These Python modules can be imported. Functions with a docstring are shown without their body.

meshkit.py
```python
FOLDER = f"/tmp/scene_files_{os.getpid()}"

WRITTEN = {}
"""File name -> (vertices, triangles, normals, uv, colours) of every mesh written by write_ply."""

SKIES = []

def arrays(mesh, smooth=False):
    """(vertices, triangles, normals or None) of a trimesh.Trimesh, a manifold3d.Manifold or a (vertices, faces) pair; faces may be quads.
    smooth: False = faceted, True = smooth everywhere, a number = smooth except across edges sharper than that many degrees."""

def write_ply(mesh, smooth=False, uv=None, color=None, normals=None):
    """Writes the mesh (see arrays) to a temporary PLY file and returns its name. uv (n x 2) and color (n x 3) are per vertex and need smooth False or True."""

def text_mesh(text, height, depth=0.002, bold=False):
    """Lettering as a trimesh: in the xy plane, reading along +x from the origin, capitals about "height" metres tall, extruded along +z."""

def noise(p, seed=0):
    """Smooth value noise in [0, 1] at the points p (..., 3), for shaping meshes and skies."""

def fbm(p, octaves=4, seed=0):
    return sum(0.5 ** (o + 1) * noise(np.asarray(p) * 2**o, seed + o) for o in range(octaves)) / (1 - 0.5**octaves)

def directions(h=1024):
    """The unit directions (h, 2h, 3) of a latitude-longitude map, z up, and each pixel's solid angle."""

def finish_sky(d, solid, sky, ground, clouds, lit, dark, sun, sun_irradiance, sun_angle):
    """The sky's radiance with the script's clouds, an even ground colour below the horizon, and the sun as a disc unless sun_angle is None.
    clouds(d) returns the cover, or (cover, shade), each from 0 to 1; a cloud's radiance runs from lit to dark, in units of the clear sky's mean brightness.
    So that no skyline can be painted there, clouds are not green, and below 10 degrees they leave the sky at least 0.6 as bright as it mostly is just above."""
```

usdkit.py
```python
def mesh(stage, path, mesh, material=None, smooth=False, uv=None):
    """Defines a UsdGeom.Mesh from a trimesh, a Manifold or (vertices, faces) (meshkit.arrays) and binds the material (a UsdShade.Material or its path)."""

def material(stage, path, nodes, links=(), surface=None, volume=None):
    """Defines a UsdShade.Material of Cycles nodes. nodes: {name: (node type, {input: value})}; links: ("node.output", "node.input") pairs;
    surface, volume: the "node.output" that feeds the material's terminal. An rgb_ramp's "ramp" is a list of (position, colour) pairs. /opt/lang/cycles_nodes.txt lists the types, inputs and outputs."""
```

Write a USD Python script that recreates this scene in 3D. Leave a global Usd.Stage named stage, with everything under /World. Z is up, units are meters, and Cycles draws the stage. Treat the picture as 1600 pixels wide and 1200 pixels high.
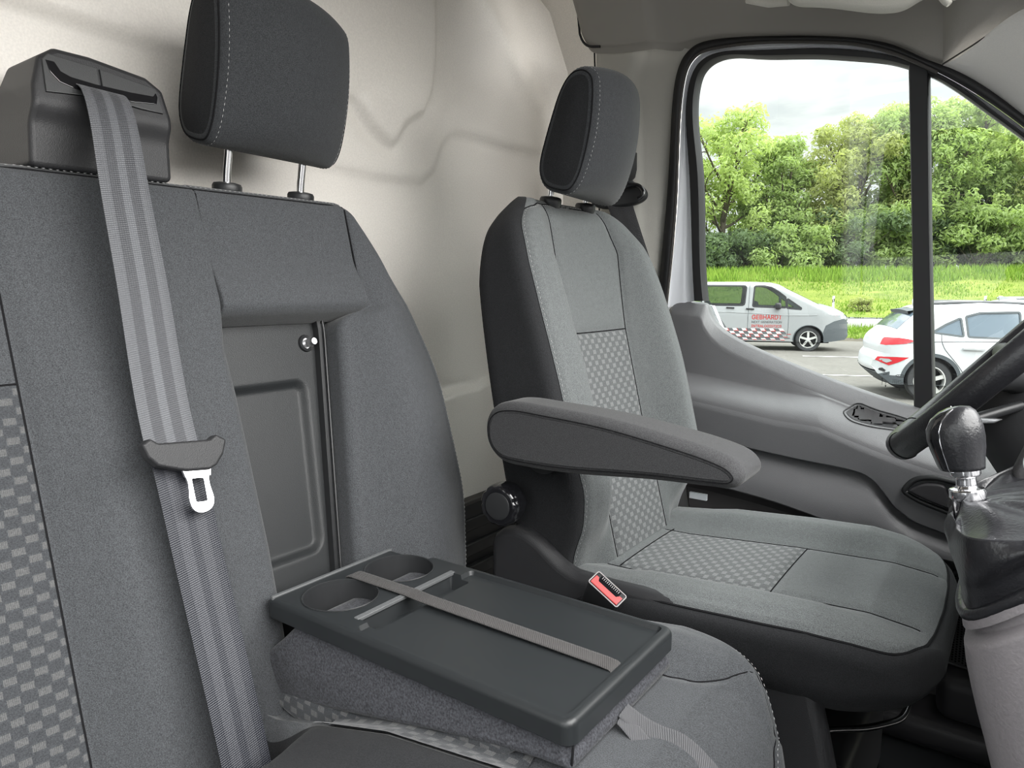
import math, random
import numpy as np, trimesh, usdkit, meshkit
import manifold3d as m3
import shapely, shapely.geometry as sg, shapely.ops
from scipy.spatial import cKDTree
from pxr import Usd, UsdGeom, UsdLux, UsdShade, Gf, Vt, Sdf

# ---------------------------------------------------------------- stage, camera, sky, exposure
# x runs forward in the vehicle, y across it to the driver's door, z up; cab floor z = 0, road z = -0.92
random.seed(7); np.random.seed(7)
stage = Usd.Stage.CreateInMemory()
UsdGeom.SetStageUpAxis(stage, 'Z'); UsdGeom.SetStageMetersPerUnit(stage, 1.0)
W = UsdGeom.Xform.Define(stage, '/World')
cam = UsdGeom.Camera.Define(stage, '/World/camera')
cam.CreateHorizontalApertureAttr(36.0); cam.CreateVerticalApertureAttr(27.0)
cam.CreateFocalLengthAttr(24.975); cam.CreateClippingRangeAttr(Gf.Vec2f(0.02, 2000))
cam.CreateExposureAttr(1.12)
TH, PIT, EYE = math.radians(54), math.atan(150 / 1110), np.array([0, 0, .88])
FH = np.array([-math.cos(TH), math.sin(TH), 0]); RT = np.array([math.sin(TH), math.cos(TH), 0])
FW = FH * math.cos(PIT) - np.array([0, 0, math.sin(PIT)]); UP = np.cross(RT, FW)
mt = Gf.Matrix4d(*RT, 0, *UP, 0, *(-FW), 0, *EYE, 1)
UsdGeom.Xformable(cam).AddTransformOp().Set(mt)


class NB:
    """collects Cycles nodes; every call returns the name of an output"""
    def __init__(s): s.n, s.l, s.k = {}, [], 0
    def add(s, kind, out, inputs=None, **links):
        s.k += 1; name = f'n{s.k}'; vals = {}
        for k, v in {**(inputs or {}), **links}.items():
            if isinstance(v, str) and '.' in v and v.split('.')[0] in s.n: s.l.append((v, f'{name}.{k}'))
            else: vals[k] = v
        s.n[name] = (kind, vals); return f'{name}.{out}'
    def m(s, op, a, b=0.0, c=0.0): return s.add('math', 'value', {'math_type': op}, value1=a, value2=b, value3=c)
    def ramp(s, fac, stops): return s.add('rgb_ramp', 'color', {'ramp': stops}, fac=fac)
    def mix(s, fac, a, b, t='mix'): return s.add('mix', 'color', {'mix_type': t}, fac=fac, color1=a, color2=b)
    def noise(s, scale, vec, detail=2., rough=.5, dist=0., out='fac'): return s.add('noise_texture', out, {'scale': float(scale), 'detail': float(detail), 'roughness': rough, 'distortion': dist}, vector=vec)
    def obj(s): return s.add('texture_coordinate', 'object')
    def pos(s): return s.add('geometry', 'position')
    def bump(s, h, strength, dist): return s.add('bump', 'normal', {'strength': strength, 'distance': dist}, height=h)
    def done(s, name, surface=None, volume=None): return usdkit.material(stage, '/World/Looks/' + name, s.n, s.l, surface=surface, volume=volume)


def sky_material():
    b = NB(); d = b.add('texture_coordinate', 'generated')
    x = b.add('separate_xyz', 'z', vector=d)
    # overcast: zenith raised beyond a standard overcast sky to add light
    base = b.ramp(x, [(0, (.40, .405, .40)), (.25, (.45, .458, .455)), (.6, (1.15, 1.16, 1.16)), (1, (1.75, 1.76, 1.76))])
    sc = b.add('mapping', 'vector', {'scale': (1., 1., 2.6)}, vector=d)
    n1 = b.noise(4.2, sc, 5., .52, .6)
    n2 = b.noise(10., sc, 4., .5, .4)
    f = b.m('add', b.m('multiply', n1, .75), b.m('multiply', n2, .25))
    cl = b.ramp(f, [(.32, (1.22, 1.21, 1.19)), (.46, (1.10, 1.10, 1.09)), (.53, (.90, .925, .94)), (.66, (.78, .81, .83))])
    col = b.mix(1.0, base, cl, 'multiply')
    return b.done('overcast_sky', b.add('background_shader', 'background', {'strength': 1.5}, color=col))


sky = UsdLux.DomeLight.Define(stage, '/World/sky'); sky.CreateIntensityAttr(1.0)
UsdShade.MaterialBindingAPI.Apply(sky.GetPrim()).Bind(sky_material())

# the sun behind thin cloud, ahead of the van: a broad soft light that comes in through the windscreen
sun = UsdLux.DistantLight.Define(stage, '/World/sun'); sun.CreateAngleAttr(80.0); sun.CreateIntensityAttr(1.2); sun.CreateNormalizeAttr(True); sun.CreateColorAttr(Gf.Vec3f(1.0, .985, .96))
SUN_AZ, SUN_EL = math.radians(2), math.radians(38)
sd_ = np.array([math.cos(SUN_EL) * math.cos(SUN_AZ), math.cos(SUN_EL) * math.sin(SUN_AZ), math.sin(SUN_EL)])
sx_ = np.cross([0, 0, 1.], sd_); sx_ /= np.linalg.norm(sx_); sy_ = np.cross(sd_, sx_)
UsdGeom.Xformable(sun).AddTransformOp().Set(Gf.Matrix4d(*sx_, 0, *sy_, 0, *sd_, 0, 0, 0, 0, 1))

# ---------------------------------------------------------------- scene helpers
COUNT = {}


def numbered(parent, name):
    k = COUNT.get((parent, name), 0); COUNT[(parent, name)] = k + 1
    return f'{parent}/{name}' + (f'_{k:03d}' if k else '')


def path_of(p): return '/World' if p is None else (p if isinstance(p, str) else str(p.GetPath()))


def tag(prim, label=None, cat=None, group=None, kind=None):
    for k, v in (('label', label), ('category', cat), ('group', group), ('kind', kind)):
        if v: prim.SetCustomDataByKey(k, v)
    return prim


def thing(name, label=None, cat=None, group=None, kind=None):
    return tag(UsdGeom.Xform.Define(stage, numbered('/World', name)).GetPrim(), label, cat, group, kind)


def put(name, mesh, mat, parent=None, smooth=35, uv=None, N=None, label=None, cat=None, group=None, kind=None):
    """ONE mesh of the scene. mesh: trimesh, Manifold or (V, F)"""
    p = numbered(path_of(parent), name)
    if N is None:
        if uv is not None: smooth = True if smooth else False
        m = usdkit.mesh(stage, p, mesh, mat, smooth=smooth, uv=uv)
    else:
        m = usdkit.mesh(stage, p, mesh, mat, smooth=False, uv=uv)
        m.CreateNormalsAttr(Vt.Vec3fArray.FromNumpy(np.asarray(N, np.float32))); m.SetNormalsInterpolation('vertex')
    m.CreateDoubleSidedAttr(True)
    return tag(m.GetPrim(), label, cat, group, kind)


def arr(*a): return np.array(a, float)
def unit(v): v = np.asarray(v, float); return v / np.maximum(np.linalg.norm(v, axis=-1, keepdims=True), 1e-12)
def sstep(a, b, x): t = np.clip((np.asarray(x, float) - a) / (b - a), 0, 1); return t * t * (3 - 2 * t)
def lerp(x, xs, ys): return np.interp(x, xs, ys)


def smooth_interp(x, xs, ys):
    from scipy.interpolate import PchipInterpolator
    return PchipInterpolator(xs, ys, extrapolate=True)(x)


def join(*ms):
    V, F, o = [], [], 0
    for m in ms:
        v, f, _ = meshkit.arrays(m)
        V.append(v); F.append(f + o); o += len(v)
    return np.vstack(V), np.vstack(F)


def grid_faces(m, n, closed=False, off=0):
    i, j = np.meshgrid(np.arange(m - 1), np.arange(n if closed else n - 1), indexing='ij')
    a = i * n + j; b = i * n + (j + 1) % n; c = (i + 1) * n + (j + 1) % n; d = (i + 1) * n + j
    q = np.stack([a, b, c, d], -1).reshape(-1, 4) + off
    return np.vstack([q[:, [0, 1, 2]], q[:, [0, 2, 3]]])


def grid(P):
    m, n = P.shape[:2]
    return P.reshape(-1, 3), grid_faces(m, n)


def loft(rings, cap=True):
    R = np.asarray(rings, float); m, n = R.shape[:2]
    V = R.reshape(-1, 3); F = grid_faces(m, n, True)
    if cap:
        c0, c1 = R[0].mean(0), R[-1].mean(0); k = len(V); V = np.vstack([V, c0, c1])
        j = np.arange(n); jn = (j + 1) % n
        F = np.vstack([F, np.stack([jn, j, np.full(n, k)], 1), np.stack([(m - 1) * n + j, (m - 1) * n + jn, np.full(n, k + 1)], 1)])
    return V, F


def fixn(VF):
    t = trimesh.Trimesh(*VF[:2], process=False); trimesh.repair.fix_normals(t); return np.array(t.vertices), np.array(t.faces)


def spline(pts, n, closed=False, k=3):
    from scipy.interpolate import splprep, splev
    P = np.asarray(pts, float)
    if closed: P = np.vstack([P, P[:1]])
    tck, _ = splprep(P.T, s=0, per=closed, k=min(k, len(P) - 1))
    t = np.linspace(0, 1, n, endpoint=not closed)
    return np.stack(splev(t, tck), 1)


def dense(pts, step, closed=False):
    P = np.asarray(pts, float)
    if closed: P = np.vstack([P, P[:1]])
    s = np.r_[0, np.cumsum(np.linalg.norm(np.diff(P, axis=0), axis=1))]
    n = max(2, int(s[-1] / step) + 1)
    t = np.linspace(0, s[-1], n, endpoint=not closed)
    return np.stack([np.interp(t, s, P[:, k]) for k in range(P.shape[1])], 1)


def frames(P, closed=False):
    T = np.gradient(P, axis=0) if not closed else np.roll(P, -1, 0) - np.roll(P, 1, 0)
    T = unit(T); N = np.zeros_like(P)
    a = np.array([0, 0, 1.]) if abs(T[0][2]) < .9 else np.array([1., 0, 0])
    n = unit(a - T[0] * (a @ T[0]))
    for i in range(len(P)):
        n = unit(n - T[i] * (n @ T[i])); N[i] = n
    return T, N, np.cross(T, N)


def tube(pts, r, n=8, closed=False, cap=True):
    P = np.asarray(pts, float); T, N, B = frames(P, closed)
    r = np.broadcast_to(np.asarray(r, float), len(P))[:, None, None]
    a = np.linspace(0, 2 * np.pi, n, endpoint=False)[None, :, None]
    R = P[:, None] + r * (np.cos(a) * N[:, None] + np.sin(a) * B[:, None])
    if closed: return loft(np.concatenate([R, R[:1]]), False)
    return loft(R, cap)


def ribbon(P, side, width, thick, nrm=None, nw=7, uvs=False):
    """a strap along P; side = unit vectors across it"""
    P = np.asarray(P, float); side = unit(np.broadcast_to(side, P.shape)); T = unit(np.gradient(P, axis=0)); Nn = unit(np.cross(T, side))
    w = np.broadcast_to(np.asarray(width, float), len(P))
    x = np.linspace(-.5, .5, nw); top = P[:, None] + side[:, None] * (x[None, :, None] * w[:, None, None]) + Nn[:, None] * thick / 2
    bot = top - Nn[:, None] * thick
    R = np.concatenate([top, bot[:, ::-1]], 1)
    V, F = loft(R)
    s = np.r_[0, np.cumsum(np.linalg.norm(np.diff(P, axis=0), axis=1))]
    uu = np.concatenate([x + .5, (x + .5)[::-1]])
    uv = np.stack([np.broadcast_to(uu, (len(P), 2 * nw)), np.broadcast_to(s[:, None], (len(P), 2 * nw))], -1).reshape(-1, 2)
    return (V, F), np.vstack([uv, uv[:1], uv[-1:]])


def lathe(prof, n=40, origin=(0, 0, 0), axis=(0, 0, 1)):
    """prof: (radius, height) pairs"""
    z = unit(axis); x = unit(np.cross(z, [0, 0, 1.]) if abs(z[2]) < .9 else np.cross(z, [1., 0, 0])); y = np.cross(z, x)
    a = np.linspace(0, 2 * np.pi, n, endpoint=False)
    R = np.array([[np.asarray(origin) + z * h + r * (math.cos(t) * x + math.sin(t) * y) for t in a] for r, h in prof])
    return fixn(loft(R, False))


def rbox(lo, hi, r, seg=3):
    """box with rounded edges"""
    lo, hi = np.minimum(lo, hi).astype(float), np.maximum(lo, hi).astype(float); r = min(r, (hi - lo).min() / 2 - 1e-5)
    b = m3.Manifold.hull_points(np.vstack([np.asarray(c) + r * _sph(seg) for c in __import__('itertools').product(*zip(lo + r, hi - r))]))
    return b


_S = {}


def _sph(seg):
    if seg not in _S:
        a = np.linspace(0, 2 * np.pi, seg * 4, endpoint=False); e = np.linspace(-np.pi / 2, np.pi / 2, seg * 2 + 1)
        _S[seg] = np.array([[math.cos(t) * math.cos(p), math.sin(t) * math.cos(p), math.sin(p)] for p in e for t in a])
    return _S[seg]


def tri2d(poly):
    v, f = trimesh.creation.triangulate_polygon(poly, engine='earcut')
    return np.asarray(v), np.asarray(f)


def gridpoly(poly, h):
    """polygon cut into cells of size h, good triangles for bending"""
    x0, y0, x1, y1 = poly.bounds
    xs, ys = np.arange(x0, x1 + h, h), np.arange(y0, y1 + h, h)
    prep = shapely.prepared.prep(poly); V, F, idx = [], [], {}
    def vid(p):
        k = (round(p[0], 5), round(p[1], 5))
        if k not in idx: idx[k] = len(V); V.append(k)
        return idx[k]
    for i in range(len(xs) - 1):
        for j in range(len(ys) - 1):
            c = sg.box(xs[i], ys[j], xs[i + 1], ys[j + 1])
            if prep.contains(c): gs = [c]
            elif prep.intersects(c):
                g = poly.intersection(c); gs = [q for q in getattr(g, 'geoms', [g]) if q.geom_type == 'Polygon' and q.area > 1e-9]
            else: continue
            for g in gs:
                if len(g.interiors) == 0 and abs(g.convex_hull.area - g.area) < 1e-10:
                    ids = [vid(p) for p in list(g.exterior.coords)[:-1]]
                    for q in range(1, len(ids) - 1):
                        if len({ids[0], ids[q], ids[q + 1]}) == 3: F.append((ids[0], ids[q], ids[q + 1]))
                else:
                    v, f = tri2d(g)
                    ids = [vid(p) for p in v]
                    for t in f:
                        if len({ids[t[0]], ids[t[1]], ids[t[2]]}) == 3: F.append(tuple(ids[q] for q in t))
    return np.array(V), np.array(F)


def poly_prism(pts, place, d0, d1, r=0., seg=4, n=None, parts=False, capgrid=None):
    """A polygon (2-D) given depth from d0 to d1 with edges rounded by r. place(a, b, d) -> xyz arrays"""
    P = np.asarray(pts, float)
    if n: P = spline(P, n, True)
    if sg.Polygon(P).exterior.is_ccw is False: P = P[::-1]
    T = np.roll(P, -1, 0) - np.roll(P, 1, 0); nrm = unit(np.stack([T[:, 1], -T[:, 0]], 1))
    sgn = 1 if d1 > d0 else -1; rows = []
    if r > 0:
        for k in range(seg + 1):
            a = k / seg * math.pi / 2; rows.append((P - nrm * r * (1 - math.sin(a)), d0 + sgn * r * (1 - math.cos(a))))
        for k in range(seg + 1):
            a = math.pi / 2 * (1 - k / seg); rows.append((P - nrm * r * (1 - math.sin(a)), d1 - sgn * r * (1 - math.cos(a))))
    else: rows = [(P, d0), (P, d1)]
    R = np.array([np.stack(place(q[:, 0], q[:, 1], np.full(len(q), d)), 1) for q, d in rows])
    rim = loft(R, False)
    caps = []
    for q, d in (rows[0], rows[-1]):
        pg = sg.Polygon(q).buffer(0)
        v, f = gridpoly(pg, capgrid) if capgrid else tri2d(pg)
        caps.append((np.stack(place(v[:, 0], v[:, 1], np.full(len(v), d)), 1), f))
    if parts: return rim, caps[0], caps[1]
    V, F = join(rim, *caps)
    t = trimesh.Trimesh(V, F, process=False); t.merge_vertices(digits_vertex=6); trimesh.repair.fix_normals(t)
    return np.array(t.vertices), np.array(t.faces)


def XZ(y0=0): return lambda a, b, d: (a, d + y0, b)
def YZ(x0=0): return lambda a, b, d: (d + x0, a, b)
def XY(z0=0): return lambda a, b, d: (a, b, d + z0)


def stitches(P, N, length=.0045, gap=.0028, r=.0006, lift=.0004):
    """a row of thread stitches along P, as one mesh"""
    P = np.asarray(P, float); s = np.r_[0, np.cumsum(np.linalg.norm(np.diff(P, axis=0), axis=1))]
    at = lambda t, A: np.stack([np.interp(t, s, A[:, k]) for k in range(3)], -1)
    t = np.arange(0, s[-1] - length, length + gap); V, F = [], []
    base = np.array([[-1, 0, 0], [0, 1, 0], [0, 0, 1.], [0, -1, 0], [0, 0, -1.], [1, 0, 0]])
    bf = np.array([[0, 2, 1], [0, 3, 2], [0, 4, 3], [0, 1, 4], [5, 1, 2], [5, 2, 3], [5, 3, 4], [5, 4, 1]])
    for q in t:
        a, b = at(q, P), at(q + length, P); d = unit(b - a); nn = unit(at(q, N)); sd = unit(np.cross(nn, d)); c = (a + b) / 2 + nn * lift
        V.append(c + base[:, :1] * d * length / 2 + base[:, 1:2] * sd * r + base[:, 2:] * nn * r); F.append(bf + 6 * len(F))
    return np.vstack(V), np.vstack(F)


# ---------------------------------------------------------------- materials
def fabric(name, col, scale=760., contrast=.42, sheen=.16, rough=.92, bump=.25, warp=None):
    b = NB(); p = b.obj()
    n = b.noise(scale, p, 2., .6); n2 = b.noise(scale * .22, p, 2., .5)
    f = b.m('add', b.m('multiply', n, .88), b.m('multiply', n2, .12))
    lo, hi = [c * (1 - contrast) for c in col], [c * (1 + contrast) for c in col]
    c = b.ramp(f, [(.32, lo), (.68, hi)])
    return b.done(name, b.add('principled_bsdf', 'BSDF', {'roughness': rough, 'sheen_weight': sheen, 'sheen_roughness': .45, 'sheen_tint': (1., 1., .98), 'specular_ior_level': .2}, base_color=c, normal=b.bump(n, bump, .0012)))


def pattern_fabric(name, col, dash, pu=.026, pv=.0205, sheen=.16):
    """woven insert: staggered light dashes, uv in metres"""
    b = NB(); uv = b.add('uvmap', 'UV', {'attribute': 'st'}); o = b.obj()
    u, v = b.add('separate_xyz', 'x', vector=uv), None
    sep = u.split('.')[0]; v = f'{sep}.y'
    row = b.m('multiply', v, 2 / pv); rf = b.m('floor', row); fr = b.m('fraction', row)
    par = b.m('multiply', b.m('floored_modulo', rf, 2.), .5)
    cu = b.m('fraction', b.m('add', b.m('multiply', u, 1 / pu), par))
    inu = b.m('multiply', b.m('greater_than', cu, .04), b.m('less_than', cu, .47))
    inv = b.m('multiply', b.m('greater_than', fr, .16), b.m('less_than', fr, .86))
    th = b.m('multiply', b.m('add', b.m('sine', b.m('multiply', u, 2 * math.pi / .0016)), 1.), .5)
    mask = b.m('multiply', b.m('multiply', inu, inv), b.m('multiply_add', th, .45, .55))
    n = b.noise(700., o, 2., .6)
    band = b.m('multiply', b.m('greater_than', cu, .47), .22)
    dark = b.ramp(n, [(.3, [c * .62 for c in col]), (.7, [c * 1.38 for c in col])])
    dark = b.mix(band, dark, tuple(c * .4 for c in col))
    light = b.ramp(n, [(.3, [c * .75 for c in dash]), (.7, [c * 1.25 for c in dash])])
    c = b.mix(mask, dark, light)
    h = b.m('multiply_add', mask, .8, b.m('multiply', n, .3))
    return b.done(name, b.add('principled_bsdf', 'BSDF', {'roughness': .85, 'sheen_weight': sheen, 'sheen_roughness': .45, 'specular_ior_level': .25}, base_color=c, normal=b.bump(h, .45, .0012)))


def plastic(name, col, rough=.5, grain=900., bump=.15, spec=.5, var=.06, coat=0.):
    b = NB(); p = b.obj(); n = b.noise(grain, p, 2., .5)
    c = b.ramp(n, [(.3, [x * (1 - var) for x in col]), (.7, [x * (1 + var) for x in col])])
    return b.done(name, b.add('principled_bsdf', 'BSDF', {'roughness': rough, 'specular_ior_level': spec, 'coat_weight': coat, 'coat_roughness': .08}, base_color=c, normal=b.bump(n, bump, .001)))


def plain(name, col, rough=.5, metallic=0., spec=.5, coat=0., emis=None):
    b = NB(); i = {'base_color': col, 'roughness': rough, 'metallic': metallic, 'specular_ior_level': spec, 'coat_weight': coat, 'coat_roughness': .05}
    return b.done(name, b.add('principled_bsdf', 'BSDF', i))


def webbing(name, cols, rough=.45, sheen=.5):
    b = NB(); uv = b.add('uvmap', 'UV', {'attribute': 'st'}); u = b.add('separate_xyz', 'x', vector=uv); v = u.split('.')[0] + '.y'
    st = [(x, c) for x, c in cols]
    c = b.add('rgb_ramp', 'color', {'ramp': st, 'interpolate': True}, fac=u)
    w = b.m('sine', b.m('multiply', b.m('add', v, b.m('multiply', u, .012)), 2 * math.pi / .0024))
    h = b.m('multiply_add', w, .5, .5)
    w2 = b.m('sine', b.m('multiply', u, 2 * math.pi * 22))
    c = b.mix(b.m('multiply', h, .35), c, (.02, .02, .024))
    return b.done(name, b.add('principled_bsdf', 'BSDF', {'roughness': rough, 'sheen_weight': sheen, 'sheen_roughness': .3, 'specular_ior_level': .6}, base_color=c, normal=b.bump(b.m('add', h, b.m('multiply', w2, .2)), .5, .0008)))


def pane_glass(name, tint=(.93, .96, .95), ior=1.45):
    b = NB()
    return b.done(name, b.add('mix_closure', 'closure', fac=b.add('fresnel', 'fac', {'IOR': ior}), closure1=b.add('transparent_bsdf', 'BSDF', {'color': tint}), closure2=b.add('glossy_bsdf', 'BSDF', {'color': (1, 1, 1), 'roughness': 0.0})))


MAT = dict(
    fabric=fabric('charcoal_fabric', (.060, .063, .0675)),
    fabric_h=fabric('shaded_headrest_fabric', (.036, .038, .041)),  # seat fabric darkened: roof shade on the headrests is put into the colour
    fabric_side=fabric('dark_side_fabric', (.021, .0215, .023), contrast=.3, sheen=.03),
    fabric_rest=fabric('armrest_fabric', (.050, .050, .052), contrast=.35, sheen=.10),
    fabric_skirt=fabric('coarse_skirt_fabric', (.052, .053, .060), scale=420., contrast=.5, sheen=.08),
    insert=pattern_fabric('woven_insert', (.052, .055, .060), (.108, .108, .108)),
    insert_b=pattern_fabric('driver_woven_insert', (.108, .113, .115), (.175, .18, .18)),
    seam=plain('seam_cord', (.012, .012, .013), .9, spec=.1),
    thread=plain('stitch_thread', (.33, .33, .33), .8, spec=.2),
    black=plastic('black_plastic', (.016, .0165, .0175), .42, 1200., .10),
    tray=plastic('tray_plastic', (.013, .0145, .0155), .38, 1500., .06),
    rim=plastic('tray_rim_plastic', (.02, .021, .022), .33, 1500., .05),
    shell=plastic('seat_shell_plastic', (.020, .020, .0215), .5, 900., .35),
    panel=plastic('seat_panel_plastic', (.0145, .016, .017), .50, 800., .45),
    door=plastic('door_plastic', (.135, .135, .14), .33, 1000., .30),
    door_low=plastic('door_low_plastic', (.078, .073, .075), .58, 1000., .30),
    doordark=plastic('door_dark_plastic', (.022, .021, .023), .5, 1000., .2),
    console=plastic('console_plastic', (.20, .185, .192), .48, 420., .35),
    gloss=plain('gloss_black', (.006, .006, .007), .12, coat=.6),
    rubber=plastic('rubber_seal', (.008, .008, .009), .55, 900., .05),
    seal2=plastic('grey_seal_strip', (.045, .041, .039), .65, 900., .05),
    paint_inner=plain('white_door_paint', (.80, .82, .86), .3, coat=.3),
    trim=plastic('light_pillar_trim', (.38, .37, .335), .6, 900., .2),
    headliner=plastic('grey_headliner', (.30, .285, .265), .9, 1400., .5, spec=.1, var=.12),
    visor=plastic('cream_visor', (.55, .54, .49), .8, 900., .1, spec=.2),
    bulk=plastic('grey_bulkhead_paint', (.74, .705, .655), .42, 330., .22, spec=.4, var=.05),
    chrome=plain('chrome', (.80, .80, .82), .12, 1.),
    steel=plain('brushed_steel', (.62, .62, .63), .28, 1.),
    leather=plastic('black_leather', (.010, .010, .0115), .30, 330., .35, spec=.6),
    red=plain('red_button', (.80, .035, .04), .35),
    redlight=plain('pink_red_button', (.85, .10, .10), .4),
    web=webbing('grey_webbing', [(0, (.10, .103, .112)), (.19, (.11, .113, .123)), (.22, (.06, .062, .069)), (.40, (.06, .062, .069)), (.43, (.12, .124, .135)), (.57, (.12, .124, .135)), (.60, (.06, .062, .069)), (.78, (.06, .062, .069)), (.81, (.11, .113, .123)), (1, (.10, .103, .112))], .5, .15),
    webback=webbing('dark_webbing_back', [(0, (.020, .022, .030)), (.19, (.022, .024, .032)), (.22, (.050, .052, .062)), (.40, (.050, .052, .062)), (.43, (.020, .022, .030)), (.57, (.020, .022, .030)), (.60, (.045, .047, .056)), (.78, (.045, .047, .056)), (.81, (.022, .024, .032)), (1, (.020, .022, .030))], .5, .1),
    webdark=webbing('black_webbing', [(0, (.012, .012, .014)), (.3, (.02, .02, .022)), (.5, (.012, .012, .013)), (.7, (.02, .02, .022)), (1, (.012, .012, .014))], sheen=.2),
    strap=webbing('grey_strap', [(0, (.055, .051, .049)), (1, (.055, .051, .049))], .85, .05),
    pull=webbing('ribbed_pull_tape', [(0, (.085, .085, .09)), (1, (.085, .085, .09))], .6, .3),
    floor=plastic('black_floor_mat', (.010, .012, .014), .8, 500., .5),
    apillar=plastic('front_pillar_plastic', (.74, .725, .70), .55, 900., .25),
    speaker=plastic('speaker_cloth', (.012, .012, .013), .6, 900., .2),
    hole=plain('grille_hole_black', (.001, .001, .001), .9, spec=0.),
    wheelhub=plastic('wheel_hub_plastic', (.045, .046, .046), .5, 900., .2),
    shroud=plastic('column_shroud_plastic', (.012, .012, .013), .5, 900., .2),
    dash=plastic('dash_plastic', (.022, .021, .022), .55, 700., .3),
    dashgrey=plastic('dash_grey_plastic', (.06, .058, .06), .55, 700., .3),
    keyring=plain('key_ring_wire', (.8, .85, .85), .2, .6),
    keytag=plain('green_key_tag', (.01, .06, .035), .4),
    glass=pane_glass('window_glass', (.66, .70, .685), 1.7),
    mark=plain('glass_print', (.02, .02, .02), .6),
    markw=plain('glass_print_light', (.75, .78, .78), .6),
)
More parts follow.
